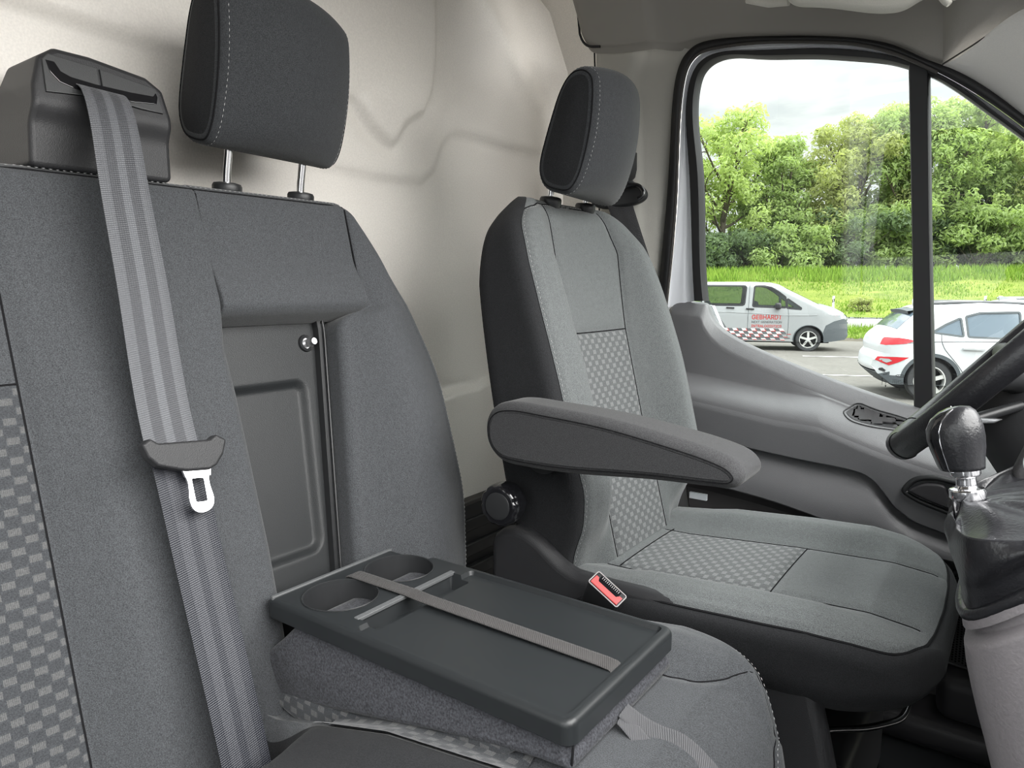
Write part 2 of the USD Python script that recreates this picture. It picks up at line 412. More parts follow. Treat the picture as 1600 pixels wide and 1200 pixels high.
# ---------------------------------------------------------------- upholstery
class Body:
    """A padded form: rounded cross-sections (u across, w outwards) stacked along v. Columns of the mesh follow the panel
    borders `breaks` (functions of v), rows follow `vrows`, so panels end on clean lines."""
    def __init__(s, O, eu, ev, ew, vrows, breaks, ncol, W, wb, rf=.03, rb=.03, rt=.05, vtop=None, rbot=0., nc=7, ns=8, nb=5, kmin=.06):
        s.O, s.eu, s.ev, s.ew = (np.asarray(x, float) for x in (O, eu, ev, ew))
        vs = np.array(vrows, float); vtop = vs[-1] if vtop is None else vtop
        rings, tags = [], None
        for v in vs:
            b = [float(f(v)) if callable(f) else f for f in breaks]
            k = 1.
            if v > vtop - rt: k = math.sqrt(max(1 - ((v - (vtop - rt)) / rt) ** 2, kmin ** 2))
            if rbot and v < vs[0] + rbot: k = min(k, math.sqrt(max(1 - ((vs[0] + rbot - v) / rbot) ** 2, kmin ** 2)))
            r = min(rf(v) if callable(rf) else rf, (b[-1] - b[0]) * .45)
            b0 = [b[0] + r] + b[1:-1] + [b[-1] - r]
            for i in range(1, len(b0)): b0[i] = max(b0[i], b0[i - 1] + 1e-4)
            us = np.concatenate([np.linspace(b0[i], b0[i + 1], ncol[i], endpoint=(i == len(ncol) - 1)) for i in range(len(ncol))])
            back = wb(v) if callable(wb) else wb
            wf = np.array([W(u, v) for u in us]); mid = back + (wf - back) * .45
            wf = mid + (wf - mid) * k
            bk = mid.mean() - (mid.mean() - back) * k
            r2 = min(r, max((wf[0] - bk) * .5, 1e-4)); r3 = min(r, max((wf[-1] - bk) * .5, 1e-4))
            a = np.linspace(0, math.pi / 2, nc + 1)[1:]
            ring = list(zip(us, wf))
            ring += [(b0[-1] + r * math.sin(t), wf[-1] - r3 * (1 - math.cos(t))) for t in a]
            q = min(rb, (b[-1] - b[0]) * .45); q2 = min(q, max((wf[-1] - r3 - bk) * .6, 1e-4))
            ring += [(b[-1], x) for x in np.linspace(wf[-1] - r3, bk + q2, ns)[1:]]
            ring += [(b[-1] - q * (1 - math.cos(t)), bk + q2 - q2 * math.sin(t)) for t in a[1::2]]
            ring += [(x, bk) for x in np.linspace(b[-1] - q, b[0] + q, nb)[1:]]
            q2 = min(q, max((wf[0] - r2 - bk) * .6, 1e-4))
            ring += [(b[0] + q * (1 - math.sin(t)), bk + q2 * (1 - math.cos(t))) for t in a[1::2]]
            ring += [(b[0], x) for x in np.linspace(bk + q2, wf[0] - r2, ns)[1:]]
            ring += [(b0[0] - r * math.cos(t), wf[0] - r2 + r2 * math.sin(t)) for t in a[:-1]]
            rings.append(ring)
            if tags is None:
                nf = len(us); tags = np.array(['f'] * nf + ['r'] * nc + ['R'] * (len(ring) - nf - 2 * nc + 1) + ['l'] * (nc - 1))
        A = np.array(rings); m, n = A.shape[:2]; s.m, s.n, s.nf = m, n, nf
        s.u, s.w, s.v = A[..., 0], A[..., 1], np.repeat(vs[:, None], n, 1)
        s.P = s.O + s.u[..., None] * s.eu + s.v[..., None] * s.ev + s.w[..., None] * s.ew
        s.F = grid_faces(m, n, True)
        V = s.P.reshape(-1, 3); k = len(V); j = np.arange(n); jn = (j + 1) % n
        s.V = np.vstack([V, s.P[0].mean(0), s.P[-1].mean(0)])
        s.F = np.vstack([s.F, np.stack([jn, j, np.full(n, k)], 1), np.stack([(m - 1) * n + j, (m - 1) * n + jn, np.full(n, k + 1)], 1)])
        t = trimesh.Trimesh(s.V, s.F, process=False)
        if t.volume < 0: s.F = s.F[:, ::-1]
        s.col = np.r_[np.tile(np.arange(n), m), 0, 0]; s.tags = tags
        s.uu = np.r_[s.u.ravel(), s.u[0].mean(), s.u[-1].mean()]; s.vv = np.r_[s.v.ravel(), vs[0], vs[-1]]
        s.ww = np.r_[s.w.ravel(), s.w[0].mean(), s.w[-1].mean()]
        s.normals()
    def normals(s):
        f, v = s.F, s.V; n = np.zeros_like(v); c = np.cross(v[f[:, 1]] - v[f[:, 0]], v[f[:, 2]] - v[f[:, 0]])
        for k in range(3): np.add.at(n, f[:, k], c)
        s.N = unit(n)
    def project(s, uv, kind='f', step=.003):
        """a (u, v) line on the front, or a (w, v) line on the low ('L') or high ('H') side, as points and normals"""
        Q = dense(uv, step)
        c = s.col
        if kind == 'f': mask = (c < s.nf + 6) | (c >= s.n - 6); a = s.uu
        elif kind == 'L': mask = s.uu < np.interp(s.vv, s.v[:, 0], s.u.min(1)) + .012; a = s.ww
        else: mask = s.uu > np.interp(s.vv, s.v[:, 0], s.u.max(1)) - .012; a = s.ww
        mask = mask & (np.arange(len(s.V)) < s.m * s.n)
        ids = np.nonzero(mask)[0]; T = cKDTree(np.stack([a[ids], s.vv[ids]], 1)); d, k = T.query(Q, 6)
        w = 1 / (d + 1e-5) ** 2; w /= w.sum(1, keepdims=True)
        P = (s.V[ids[k]] * w[..., None]).sum(1); N = unit((s.N[ids[k]] * w[..., None]).sum(1))
        if len(P) > 9:
            for _ in range(3): P[1:-1] = (P[:-2] + 2 * P[1:-1] + P[2:]) / 4
        return P, N
    def groove(s, lines, depth=.004, sigma=.007):
        pts = np.vstack([p for p, _ in lines]); d, _ = cKDTree(pts).query(s.V)
        s.V = s.V - s.N * (depth * np.exp(-(d / sigma) ** 2))[:, None]; s.normals()
        return [(p - n * depth, n) for p, n in lines]
    def puff(s, f):
        s.V = s.V + s.N * f(s.uu, s.vv, s.ww)[:, None]; s.normals()
    def split(s, cls):
        """cls(u, v, w, column) of face centres -> key; {key: (V, F, N, uv)}"""
        fu, fv, fw = s.uu[s.F].mean(1), s.vv[s.F].mean(1), s.ww[s.F].mean(1); k = cls(fu, fv, fw, s.N[s.F].mean(1)); out = {}
        for key in dict.fromkeys(k.tolist()):
            F = s.F[k == key]; ids, inv = np.unique(F, return_inverse=True)
            out[key] = (s.V[ids], inv.reshape(-1, 3), s.N[ids], np.stack([s.uu[ids], s.vv[ids]], 1))
        return out


def rows(*stops, h=.005):
    """row positions through the stops, about h apart"""
    out = [stops[0]]
    for a, b in zip(stops[:-1], stops[1:]): out += list(np.linspace(a, b, max(2, int(round((b - a) / h)) + 1))[1:])
    return out


def crown(v0, v1, n=14):
    """rows that bunch up towards v1 for a rounded end"""
    t = np.sin(np.linspace(0, math.pi / 2, n + 1))[1:]; return list(v0 + (v1 - v0) * t)


def put_body(parent, body, cls, spec, lines=None, cord=.0012):
    made = {}
    for key, (V, F, N, uv) in body.split(cls).items():
        name, mat = spec[key][:2]
        made[key] = put(name, (V, F), mat, parent, N=N, uv=uv, label=(spec[key][2] if len(spec[key]) > 2 else None))
    return made


def seam_mesh(lines, r=.0012, lift=.0002):
    return join(*[tube(p + n * lift, r, 5) for p, n in lines])


def headrest(parent, X0, Z0, Yc, hw, post_base, yaw, yp):
    """padded headrest with dark side panels, stitched edge and two steel posts"""
    prof = arr((-.138, .036), (-.131, .084), (-.114, .132), (-.094, .172), (-.066, .195), (-.036, .201), (-.014, .197), (.000, .185), (.005, .158), (.003, .119), (-.004, .08), (-.016, .045), (-.034, .016), (-.059, .0), (-.098, .001), (-.127, .014))
    P2 = spline(prof, 120, True)
    if sg.Polygon(P2).exterior.is_ccw is False: P2 = P2[::-1]
    T = np.roll(P2, -1, 0) - np.roll(P2, 1, 0); nr = unit(np.stack([T[:, 1], -T[:, 0]], 1)); sy = math.tan(math.radians(yaw)); r = .013
    def place(a, b, d):
        t = d / hw; back = sstep(.0, -.11, a)
        return X0 + a - .030 * t * t * (1 - back) - d * sy, Yc + d * np.ones_like(a), Z0 + b + .010 * (1 - t * t) * sstep(.12, .2, b)
    R = []
    for s in (-1, 1):
        rows_ = []
        for k in range(7):
            q = k / 6 * math.pi / 2; o = P2 - nr * r * (1 - math.sin(q)); rows_.append(np.stack(place(o[:, 0], o[:, 1], s * (hw - r * (1 - math.cos(q)))), 1))
        R.append(rows_)
    mid = [np.stack(place(P2[:, 0], P2[:, 1], t * (hw - r)), 1) for t in np.linspace(-1, 1, 27)[1:-1]]
    G = np.array(R[0] + mid + R[1][::-1])
    hr = put('headrest', fixn(loft(G, False)), MAT['fabric_h'], parent, smooth=True)
    for k, s in ((0, -1), (-1, 1)):
        row = G[k]; v, f = gridpoly(sg.Polygon(row[:, [0, 2]]).buffer(0), .012)
        pl = np.polyfit(row[:, 0], row[:, 1], 1); y = np.polyval(pl, v[:, 0]); d = shapely.distance(shapely.points(v), sg.Polygon(row[:, [0, 2]]).exterior)
        v3 = np.stack([v[:, 0], y + s * .004 * sstep(0, .03, d), v[:, 1]], 1)
        put('side_panel', fixn((v3, f)), MAT['fabric_side'], hr, smooth=True)
    for k, k2, s in ((2, 5, -1), (-3, -6, 1)):
        row = G[k]; ctr = row.mean(0); nn = unit((row - ctr) * arr(1, 0, 1) + arr(0, s * .05, 0))
        put('seam', tube(row + nn * .0004, .0012, 5, closed=True), MAT['seam'], hr)
        row = G[k2]; row = np.roll(row, -int(np.argmin(row[:, 0])), 0); q = dense(row, .002); put('stitching', stitches(q, unit((q - ctr) * arr(1, 0, 1))), MAT['thread'], hr, kind='stuff')
    for y in (-.064, .064):
        x, z = post_base
        put('post', tube(arr((x - .006, yp + y, z - .03), (x, yp + y, z + .02), (x + .012, yp + y, Z0 + .03)), .0058, 14), MAT['chrome'], hr, smooth=50)
        put('post_collar', lathe([(0, -.012), (.018, -.012), (.0205, -.004), (.0205, .003), (.0185, .0068), (.011, .0085), (.0075, .008), (0, .008)], 32, (x - .001, yp + y, z), (.12, 0, 1)), MAT['black'], hr, smooth=40)
    return hr


# ---------------------------------------------------------------- bench seat
def wave(u, a, b): return sstep(a, b, u)


def build_bench():
    t = thing('bench_seat', 'charcoal double passenger bench in the foreground with its middle backrest folded down into a table', 'seat', 'front seats')
    nrm = math.hypot(1, .25); ev = arr(-.25, 0, 1) / nrm; ew = arr(1, 0, .25) / nrm; O = arr(-.77, 0, .45); eu = arr(0, 1, 0)
    zv = lambda z: (z - .45) * nrm
    vt = zv(1.028)
    # outboard backrest with its woven insert and side bolster
    bol = lambda v: lerp(v, [-.15, 0, .1, .3, .45, vt], [.030, .042, .045, .035, .012, 0])
    W = lambda u, v: bol(v) * (sstep(.285, .36, u) - .35 * sstep(.42, .53, u)) + bol(v) * sstep(-.05, -.12, u) - .012 * sstep(.30, .22, u) * sstep(vt - .1, .3, v)
    vr = rows(-.16, zv(.781), vt - .03, h=.006) + crown(vt - .03, vt, 9)
    A = Body(O, eu, ev, ew, vr, [-.26, -.04, .292, lambda v: lerp(v, [zv(.80), zv(.86)], [.534, .5358])], [20, 46, 44], W, -.10, rf=lambda v: lerp(v, [zv(.80), zv(.86)], [.026, .0025]), rt=.03)
    l1, l2 = A.project([(.292, -.15), (.292, vt - .02)]), A.project([(-.04, -.15), (-.04, vt - .02)])
    l3 = A.project([(-.03, zv(.781)), (.29, zv(.781))])
    l4 = A.project([(-.25, vt - .012), (.532, vt - .012)])
    ls = A.groove([l1, l2, l3], .005, .009)
    cls = lambda u, v, w, n: np.where((u > -.04) & (u < .292) & (v < zv(.781)) & (w > -.03), 'i', 'm')
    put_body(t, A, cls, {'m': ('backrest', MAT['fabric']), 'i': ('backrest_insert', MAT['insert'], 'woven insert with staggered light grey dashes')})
    put('seam', seam_mesh(ls), MAT['seam'], t)
    # upper pad above the folded-down middle backrest
    Wp = lambda u, v: .002 * 0 + .016 * sstep(zv(.93), zv(.86), v)
    vr = rows(zv(.836), zv(.852), vt - .03, h=.005) + crown(vt - .03, vt, 9)
    B = Body(O, eu, ev, ew, vr, [.536, .60, lambda v: lerp(v, [zv(.836), zv(.85), zv(.86), vt], [.780, .7860, .7885, .7905])], [14, 36], Wp, -.09, rf=.0035, rt=.03, rbot=.022)
    put_body(t, B, lambda u, v, w, n: np.full(len(u), 'm'), {'m': ('upper_pad', MAT['fabric'])})
    # narrow bolster beside it
    def uR(v): return smooth_interp(v, [zv(z) for z in (.30, .36, .431, .556, .713, .82, .88, .93, .964, .99, 1.01, 1.03)], [.872, .882, .902, .925, .92, .897, .872, .851, .832, .816, .804, .795])
    def uL(v): return lerp(v, [zv(.30), zv(.45), zv(.82), zv(.835), zv(.85), vt], [.645, .676, .735, .745, .788, .791])
    def Wc(u, v):
        a, b = uL(v), uR(v); s_ = (u - a) / max(b - a, .02)
        amp = lerp(v, [zv(.3), zv(.5), zv(.7), zv(.84), zv(.9), vt], [.040, .050, .046, .022, .008, 0])
        return amp * (sstep(0, .50, s_) - .75 * sstep(.55, 1.12, s_))
    vr = rows(zv(.28), zv(.82), zv(.85), vt - .04, h=.006) + crown(vt - .04, vt, 10)
    C = Body(O, eu, ev, ew, vr, [uL, lambda v: uL(v) + (uR(v) - uL(v)) * .5, uR], [26, 26], Wc, -.11, rf=lambda v: lerp(v, [zv(.8), zv(.9)], [.016, .012]), rt=.04)
    lc = C.project([(uR(v) - .004, v) for v in np.linspace(zv(.36), zv(.80), 60)])
    put_body(t, C, lambda u, v, w, n: np.full(len(u), 'm'), {'m': ('side_bolster', MAT['fabric'])})
    put('stitching', join(stitches(lc[0] + lc[1] * .0006, lc[1])), MAT['thread'], t, kind='stuff')
    # piping along the top edge, with two rows of stitching
    tp = [b.project([(u0, vt - .0175), (u1, vt - .0175)]) for b, u0, u1 in ((A, -.25, .534), (B, .536, .788), (C, .792, .80))]
    P = np.vstack([p for p, _ in tp]); P = spline(P[::12], 240); P = P + ew * .0008
    put('piping', tube(P - ew * .0012, .0016, 6), MAT['seam'], t)
    put('stitching', join(stitches(P - ev * .0042 + ew * .001, np.tile(ew, (len(P), 1)), r=.0005), stitches(P + ev * .0042 - ew * .0016, np.tile(ew, (len(P), 1)), r=.0005)), MAT['thread'], t, kind='stuff')
    for u in (.5358, .7908):
        q = [O + u * eu + v * ev - .0006 * ew for v in np.linspace(zv(.862), vt - .024, 30)]
        put('seam', tube(np.array(q), .0011, 6), MAT['seam'], t)
    # recessed plastic panel where the middle backrest swung out
    us, vs = np.linspace(.528, .745, 90), np.linspace(zv(.33), zv(.845), 170)
    U, V = np.meshgrid(us, vs)
    ur = lerp(vs, [zv(.40), zv(.82)], [.650, .697])[:, None]  # right edge of the sunk field
    d = np.minimum(np.minimum(ur - U, zv(.754) - V), np.minimum(U - .50, V - zv(.502)))
    # rounded corner of the sunk field
    cx, cy, cr = ur - .022, zv(.754) - .022, .022
    d = np.where((U > cx) & (V > cy), cr - np.hypot(U - cx, V - cy), d)
    cy2 = zv(.502) + .022; d = np.where((U > cx) & (V < cy2), cr - np.hypot(U - cx, V - cy2), d)
    w = -.046 - .011 * sstep(-.001, .013, d) + .002 * np.sin((U - .5) * 12)
    P = O + U[..., None] * eu + V[..., None] * ev + w[..., None] * ew
    pn = put('back_panel', grid(P), MAT['panel'], t, smooth=True, label='dark grained plastic panel with a sunk field')
    loc = lambda u, v, w: O + u * eu + v * ev + w * ew
    zr = np.linspace(zv(.36), zv(.84), 30)
    put('panel_edge', ribbon(np.array([loc(lerp(v, [zv(.45), zv(.82)], [.676, .735]) - .014, v, -.040) for v in zr]), eu, .006, .016)[0], MAT['black'], t)
    put('panel_edge', tube(np.array([loc(lerp(v, [zv(.45), zv(.82)], [.676, .735]) - .006, v, -.032) for v in zr]), .0016, 6), MAT['black'], t)
    put('striker_bolt', join(lathe([(0, .018), (.0052, .018), (.0062, .0165), (.0062, .0), (.0085, 0), (.0085, -.004)], 24, loc(.702, zv(.806), -.044), ew)), MAT['steel'], pn, label='small steel striker bolt')
    put('bolt_surround', lathe([(.0085, .001), (.0125, .003), (.0135, .0), (.0135, -.006)], 28, loc(.699, zv(.806), -.044), ew), MAT['black'], pn)
    # backrest rear shell and lower frame, seen dark through the gaps
    put('rear_frame', rbox((-1.0, -.25, .32), (-.93, .91, .42), .01), MAT['black'], t)
    put('rear_frame', rbox(tuple(loc(.50, zv(.34), -.09)), tuple(loc(.77, zv(.84), -.09) + arr(-.01, 0, 0)), .004) if False else join((np.array([loc(u, v, -.075) for u, v in ((.50, zv(.3)), (.78, zv(.3)), (.78, zv(.86)), (.50, zv(.86)))]), np.array([[0, 1, 2], [0, 2, 3]]))), MAT['black'], t)
    headrest(t, -.822, 1.068, .655, .116, (-.948, 1.022), 6, .673)
    # black belt outlet standing on the backrest
    g = [(.346, 1.015), (.348, 1.06), (.353, 1.105), (.363, 1.137), (.382, 1.1505), (.42, 1.150), (.485, 1.141), (.504, 1.128), (.5095, 1.095), (.5095, 1.015)]
    def gp(a, b, d):
        lean = np.where(d > -.05, -.20 * np.clip(b - 1.08, 0, 1), .45 * np.clip(b - 1.06, 0, 1)); dip = -.010 * sstep(1.09, 1.06, b) * (d > -.05)
        return -.905 + d + lean + dip, a, b
    gv = fixn(poly_prism(dense(np.array(sg.Polygon(g).buffer(-.008, 12).buffer(.008, 12).exterior.coords)[:-1], .003, True), gp, -.135, 0., .006, 4, None, False, .006))
    gd = put('belt_outlet', gv, MAT['shell'], t, smooth=30, label='black plastic belt outlet box on top of the backrest')
    fx = lambda z, o=.0: -.905 - .20 * max(z - 1.08, 0) + o
    def plate(pts, o0, o1, m, r=.0012):
        return put('outlet_plate', fixn(poly_prism(pts, lambda a, b, d: (-.905 - .20 * np.clip(b - 1.08, 0, 1) + d, a, b), o0, o1, r, 2)), m, gd)
    plate([(.365, 1.097), (.366, 1.133), (.373, 1.141), (.4245, 1.137), (.4245, 1.103)], -.003, .0030, MAT['outlet'])
    plate([(.4275, 1.103), (.4275, 1.1365), (.493, 1.128), (.498, 1.098), (.47, 1.0985)], -.003, .0030, MAT['outlet'])
    put('slot', fixn(poly_prism(dense([(.369, 1.133), (.3715, 1.120), (.380, 1.1105), (.395, 1.1065), (.42, 1.1040), (.46, 1.1045), (.4905, 1.108), (.493, 1.117), (.4915, 1.1225), (.488, 1.1175), (.46, 1.1165), (.42, 1.1170), (.393, 1.1195), (.383, 1.1235), (.378, 1.133)], .002, True), lambda a, b, d: (-.905 - .20 * np.clip(b - 1.08, 0, 1) + d, a, b), -.003, .0042, .001, 2)), MAT['gloss'], gd, label='curved black slot')
    # seat cushion
    Oc = arr(-.80, 0, 0); evc, ewc = arr(1, 0, 0), arr(0, 0, 1)
    xv = lambda x: x + .80
    def Wz(u, v):
        x = v - .80
        z = lerp(x, [-.85, -.7, -.5, -.33, -.22, -.16], [.355, .362, .420, .446, .446, .428])
        bo = .010 * sstep(.72, .775, u) - .020 * sstep(.79, .87, u)
        gap = -.012 * math.exp(-((u - .495) / .018) ** 2) * sstep(-.25, -.35, x) + .010 * math.exp(-((u - .455) / .03) ** 2)
        return z + bo + gap - .11 * float(sstep(-.60, -.70, x)) * float(sstep(.475, .455, u))
    uRc = lambda v: smooth_interp(v - .80, [-.85, -.6, -.38, -.30, -.25, -.21, -.185, -.165], [.895, .895, .868, .848, .822, .790, .755, .715])
    vr = rows(-.02, xv(-.26), h=.008) + crown(xv(-.26), xv(-.155), 26)
    D = Body(Oc, eu, evc, ewc, vr, [-.26, .468, lambda v: min(.72, uRc(v) - .03), uRc], [46, 44, 22], Wz, .26, rf=.035, rt=.10, nc=9)
    l1 = D.project([(.715, v) for v in np.linspace(.1, xv(-.30), 20)] + [(.722, xv(-.27)), (.74, xv(-.245)), (.77, xv(-.225)), (.79, xv(-.214))])
    l2 = D.project([(uRc(v) - .014, v) for v in np.linspace(.1, xv(-.20), 60)] + [(.745, xv(-.185)), (.69, xv(-.172)), (.62, xv(-.168)), (.5, xv(-.166))])
    ls = D.groove([l1, l2], .0035, .007)
    put_body(t, D, lambda u, v, w, n: np.where(u < .468, 'o', 'm'), {'m': ('cushion', MAT['fabric']), 'o': ('shaded_outboard_cushion', MAT['fabric_side'], 'outer seat cushion with its shade put into a darker fabric')})  # shade over the outboard part is put in as the darker side fabric
    put('seam', seam_mesh(ls), MAT['seam'], t)
    put('stitching', stitches(ls[1][0] + arr(.003, .004, -.0015), ls[1][1]), MAT['thread'], t, kind='stuff')
    # patterned centre panel of the cushion showing beside the folded backrest
    us, xs = np.linspace(.468, .520, 20), np.linspace(-.62, -.345, 60); U, X = np.meshgrid(us, xs)
    Z = np.vectorize(lambda u, x: Wz(u, x + .8))(U, X) + .004 + .008 * np.sin(np.clip((U - .474) / .046, 0, 1) * math.pi) * np.sin(np.clip((X + .62) / .275, 0, 1) * math.pi) ** .4
    put('cushion_insert', grid(np.stack([X, U, Z], -1)), MAT['insert'], t, smooth=True, uv=np.stack([X.ravel() + .004, U.ravel()], 1), label='strip of woven insert on the cushion')
    # ---- folded-down middle backrest: a table
    tb = put('folded_table', table_top(), MAT['tray'], t, smooth=32, label='black plastic table with two cup holders')
    zt = .5
    for cx, cy in ((-.669, .557), (-.671, .661)):
        put('cup_holder', lathe([(.0468, .0012), (.0468, -.002), (.0452, -.004), (.0442, -.055), (.041, -.072), (0, -.074)], 56, (cx, cy, zt)), MAT['black'], tb, smooth=40)
        put('cup_holder_rim', lathe([(.0472, -.001), (.0476, .0008), (.0468, .0016), (.0458, .0008), (.0455, -.003)], 64, (cx, cy, zt)), MAT['rim'], tb)
    put('pen_slot_edge', rbox((-.6085, .524, .4965), (-.6005, .696, .5012), .0012), MAT['steel_edge'], tb, label='light edge of the pen slot')
    put('hinge_strip', rbox((-.7335, .500, .497), (-.7280, .704, .5025), .0016), MAT['steel_edge'], tb)
    sp = arr((-.7095, .609, .494), (-.7075, .609, .5005), (-.700, .609, .5022), (-.60, .610, .5024), (-.575, .6105, .5008), (-.33, .614, .4972), (-.3175, .614, .4962), (-.3150, .614, .4945), (-.3145, .614, .489))
    (v, f), uv = ribbon(dense(sp, .003), arr(0, 1, 0), .0215, .0016)
    put('table_strap', (v, f), MAT['strap'], tb, uv=uv, smooth=True, label='grey elastic strap across the table')
    # fabric sides below the table
    def sk(a, b, d): return a, d + np.zeros_like(a) - .012 * np.sin(np.clip((b - .36) / .12, 0, 1) * math.pi) * 1, b
    side = [(-.745, .362), (-.74, .43), (-.714, .452), (-.69, .476), (-.66, .4785), (-.31, .478), (-.302, .46), (-.303, .452), (-.335, .449), (-.39, .442), (-.46, .429), (-.55, .408), (-.65, .383)]
    def place(a, b, d):
        mid = (d - .506) * (.712 - d) / (.103 ** 2)
        bul = .010 * np.sin(np.clip((b - .37) / .11, 0, 1) * math.pi)
        return a + bul * .6 * (a > -.33), d + np.where(d < .6, -1, 1) * bul, b
    put('table_cover', hollow(poly_prism(dense(side, .008, True), place, .506, .716, .008, 4, None, False, .02), [(cx, cy) for cx, cy in ((-.669, .557), (-.671, .661))]), MAT['fabric_skirt'], tb, smooth=45, label='coarse dark fabric cover under the table')
    put('cover_seam', tube(arr((-.300, .506, .476), (-.2995, .5035, .46), (-.302, .506, .452)), .0014, 6), MAT['seam'], tb)
    lens = [(-.735, .362), (-.60, .396), (-.46, .429), (-.36, .447), (-.37, .438), (-.46, .412), (-.58, .374), (-.70, .352)]
    v, f = fixn(poly_prism(dense(spline(lens, 120, True), .006, True), lambda a, b, d: (a, d, b), .500, .70, .006, 3, None, False, .012))
    put('table_insert', (v, f), MAT['insert'], tb, smooth=True, uv=np.stack([v[:, 0], v[:, 2] + .5 * v[:, 1] + .0055], 1), label='woven insert on the underside of the table')
    return t, tb


def hollow(VF, cups):
    """the padded cover with room for the cup holders"""
    s = m3.Manifold(m3.Mesh(np.asarray(VF[0], np.float32), np.asarray(VF[1], np.uint32)))
    if s.is_empty() or s.volume() == 0: return VF
    for cx, cy in cups: s = s - m3.Manifold.cylinder(.2, .0470, .0470, 48).translate((cx, cy, .424))
    return s


def table_top():
    def slab(x0, x1, y0, y1):
        pts = []
        for z, o in [(.475, .0015), (.4765, 0.)] + [(.4925 + .0075 * math.sin(q), .0075 * (1 - math.cos(q))) for q in np.linspace(0, math.pi / 2, 8)]:
            c = np.array(sg.box(x0, y0, x1, y1).buffer(-.013).buffer(.013 - o, 10).exterior.coords); pts.append(np.column_stack([c, np.full(len(c), z)]))
        return m3.Manifold.hull_points(np.vstack(pts))
    s = slab(-.668, -.297, .498, .7245) + slab(-.742, -.60, .498, .706)
    def sink(box_, r, top, bot, slope, over=.02):
        pts = []
        for z, o in ((top + over, slope * over), (bot, -slope * (top - bot))):
            c = np.array(sg.box(*box_).buffer(-r).buffer(r + o, 8).exterior.coords); pts.append(np.column_stack([c, np.full(len(c), z)]))
        return m3.Manifold.hull_points(np.vstack(pts))
    s = s - sink((-.588, .508, -.3075, .7145), .007, .5, .4945, .45)
    for cx, cy in ((-.669, .557), (-.671, .661)): s = s - m3.Manifold.cylinder(.1, .0472, .0472, 64).translate((cx, cy, .44))
    s = s - sink((-.606, .526, -.570, .693), .006, .5, .4785, .25)
    return s


MAT['outlet'] = plastic('outlet_plate_plastic', (.035, .036, .037), .5, 900., .2)
MAT['steel_edge'] = plastic('pale_edge_plastic', (.095, .098, .10), .3, 1500., .03)
bench, bench_table = build_bench()
# pull tape: a loop of ribbed tape that leaves the front of the table
P1 = spline(arr((-.297, .597, .4635), (-.28, .600, .4545), (-.263, .604, .449), (-.243, .606, .4475), (-.222, .602, .442), (-.203, .596, .434), (-.188, .590, .424)), 70)
P2 = spline(arr((-.297, .592, .459), (-.28, .590, .449), (-.262, .586, .4405), (-.24, .583, .4345), (-.22, .581, .4305), (-.203, .580, .4265), (-.187, .581, .4205)), 70)
tl = np.linspace(0, 1, 70)[:, None]
S1 = unit(arr(.15, .8, .35) * (1 - tl) + arr(.3, .5, .85) * tl * (1 - tl) * 3 + arr(.5, .85, .1) * tl)
S2 = unit(arr(.1, .9, .4) * (1 - tl) + arr(.45, .9, .05) * tl)
(v1, f1), uv1 = ribbon(P1, S1, .0165, .0014); (v2, f2), uv2 = ribbon(P2, S2, .0165, .0014)
pt = put('pull_tape', (np.vstack([v1, v2]), np.vstack([f1, f2 + len(v1)])), MAT['pull'], bench, uv=np.vstack([uv1, uv2]), smooth=True, label='ribbed grey pull tape hanging from the table front')

# ---------------------------------------------------------------- belt of the middle seat
def nearer(P, n, k): return spline(np.array([EYE + (p - EYE) * s for p, s in zip(P, k)]), n)


belt = thing('seat_belt', 'grey striped seat belt hanging down the front of the bench backrest', 'seat belt', 'seat belts')
q = nearer(arr((-.912, .4235, 1.112), (-.898, .4235, 1.106), (-.886, .424, 1.085), (-.868, .4235, 1.01), (-.835, .4215, .88), (-.80, .4195, .73), (-.787, .420, .69)), 160, [1, .995, .985, .965, .955, .952, .952])
sd = unit(arr(0, 1, -.04) + np.linspace(0, 1, 160)[:, None] * arr(.05, 0, .0))
(v, f), uv = ribbon(q, sd, lerp(np.linspace(0, 1, 160), [0, .1, 1], [.052, .0525, .058]), .0014, nw=9)
put('webbing', (v, f), MAT['web'], belt, uv=uv, smooth=True)
q = nearer(arr((-.793, .4215, .700), (-.787, .4225, .68), (-.768, .426, .60), (-.738, .4305, .48), (-.7075, .434, .365), (-.692, .436, .30)), 140, [.952] * 6)
(v, f), uv = ribbon(q, unit(arr(.07, 1, -.02)), .0545, .0014, nw=9)
put('webbing', (v, f), MAT['webback'], belt, uv=uv, smooth=True, label='darker striped back of the webbing')
# latch tongue: black plastic handle and a steel blade with a window
ob, eb, zb = EYE + (arr(-.783, .4285, .690) - EYE) * .945, unit(arr(.03, 1, -.13)), unit(arr(.26, -.02, -1)); nb_ = np.cross(eb, zb) * -1
nb_ = nb_ if nb_[0] > 0 else -nb_
pl = lambda a, b, d: tuple((ob + np.multiply.outer(a, eb) + np.multiply.outer(b, zb) + np.multiply.outer(d, nb_)).T)
tg = put('latch_tongue', fixn(poly_prism(dense(np.array(sg.Polygon([(-.0475, -.010), (-.043, .004), (-.034, .0135), (-.012, .0190), (-.004, .0205), (.022, .0205), (.031, .016), (.041, .004), (.0475, -.012), (.036, -.0185), (.028, -.013), (-.030, -.011), (-.038, -.0165)]).buffer(-.0025).buffer(.004).buffer(-.0015).exterior.coords)[:-1], .0015, True), pl, -.004, .011, .003, 4)), MAT['shell'], belt, smooth=50)
bl = sg.Polygon(spline([(-.006, .012), (-.0035, .03), (-.0045, .055), (-.001, .0635), (.016, .0635), (.0205, .058), (.020, .03), (.0235, .012)], 60, True)).buffer(.001).difference(sg.Polygon([(.003, .031), (.0035, .053), (.0125, .053), (.0125, .031)]).buffer(.002))
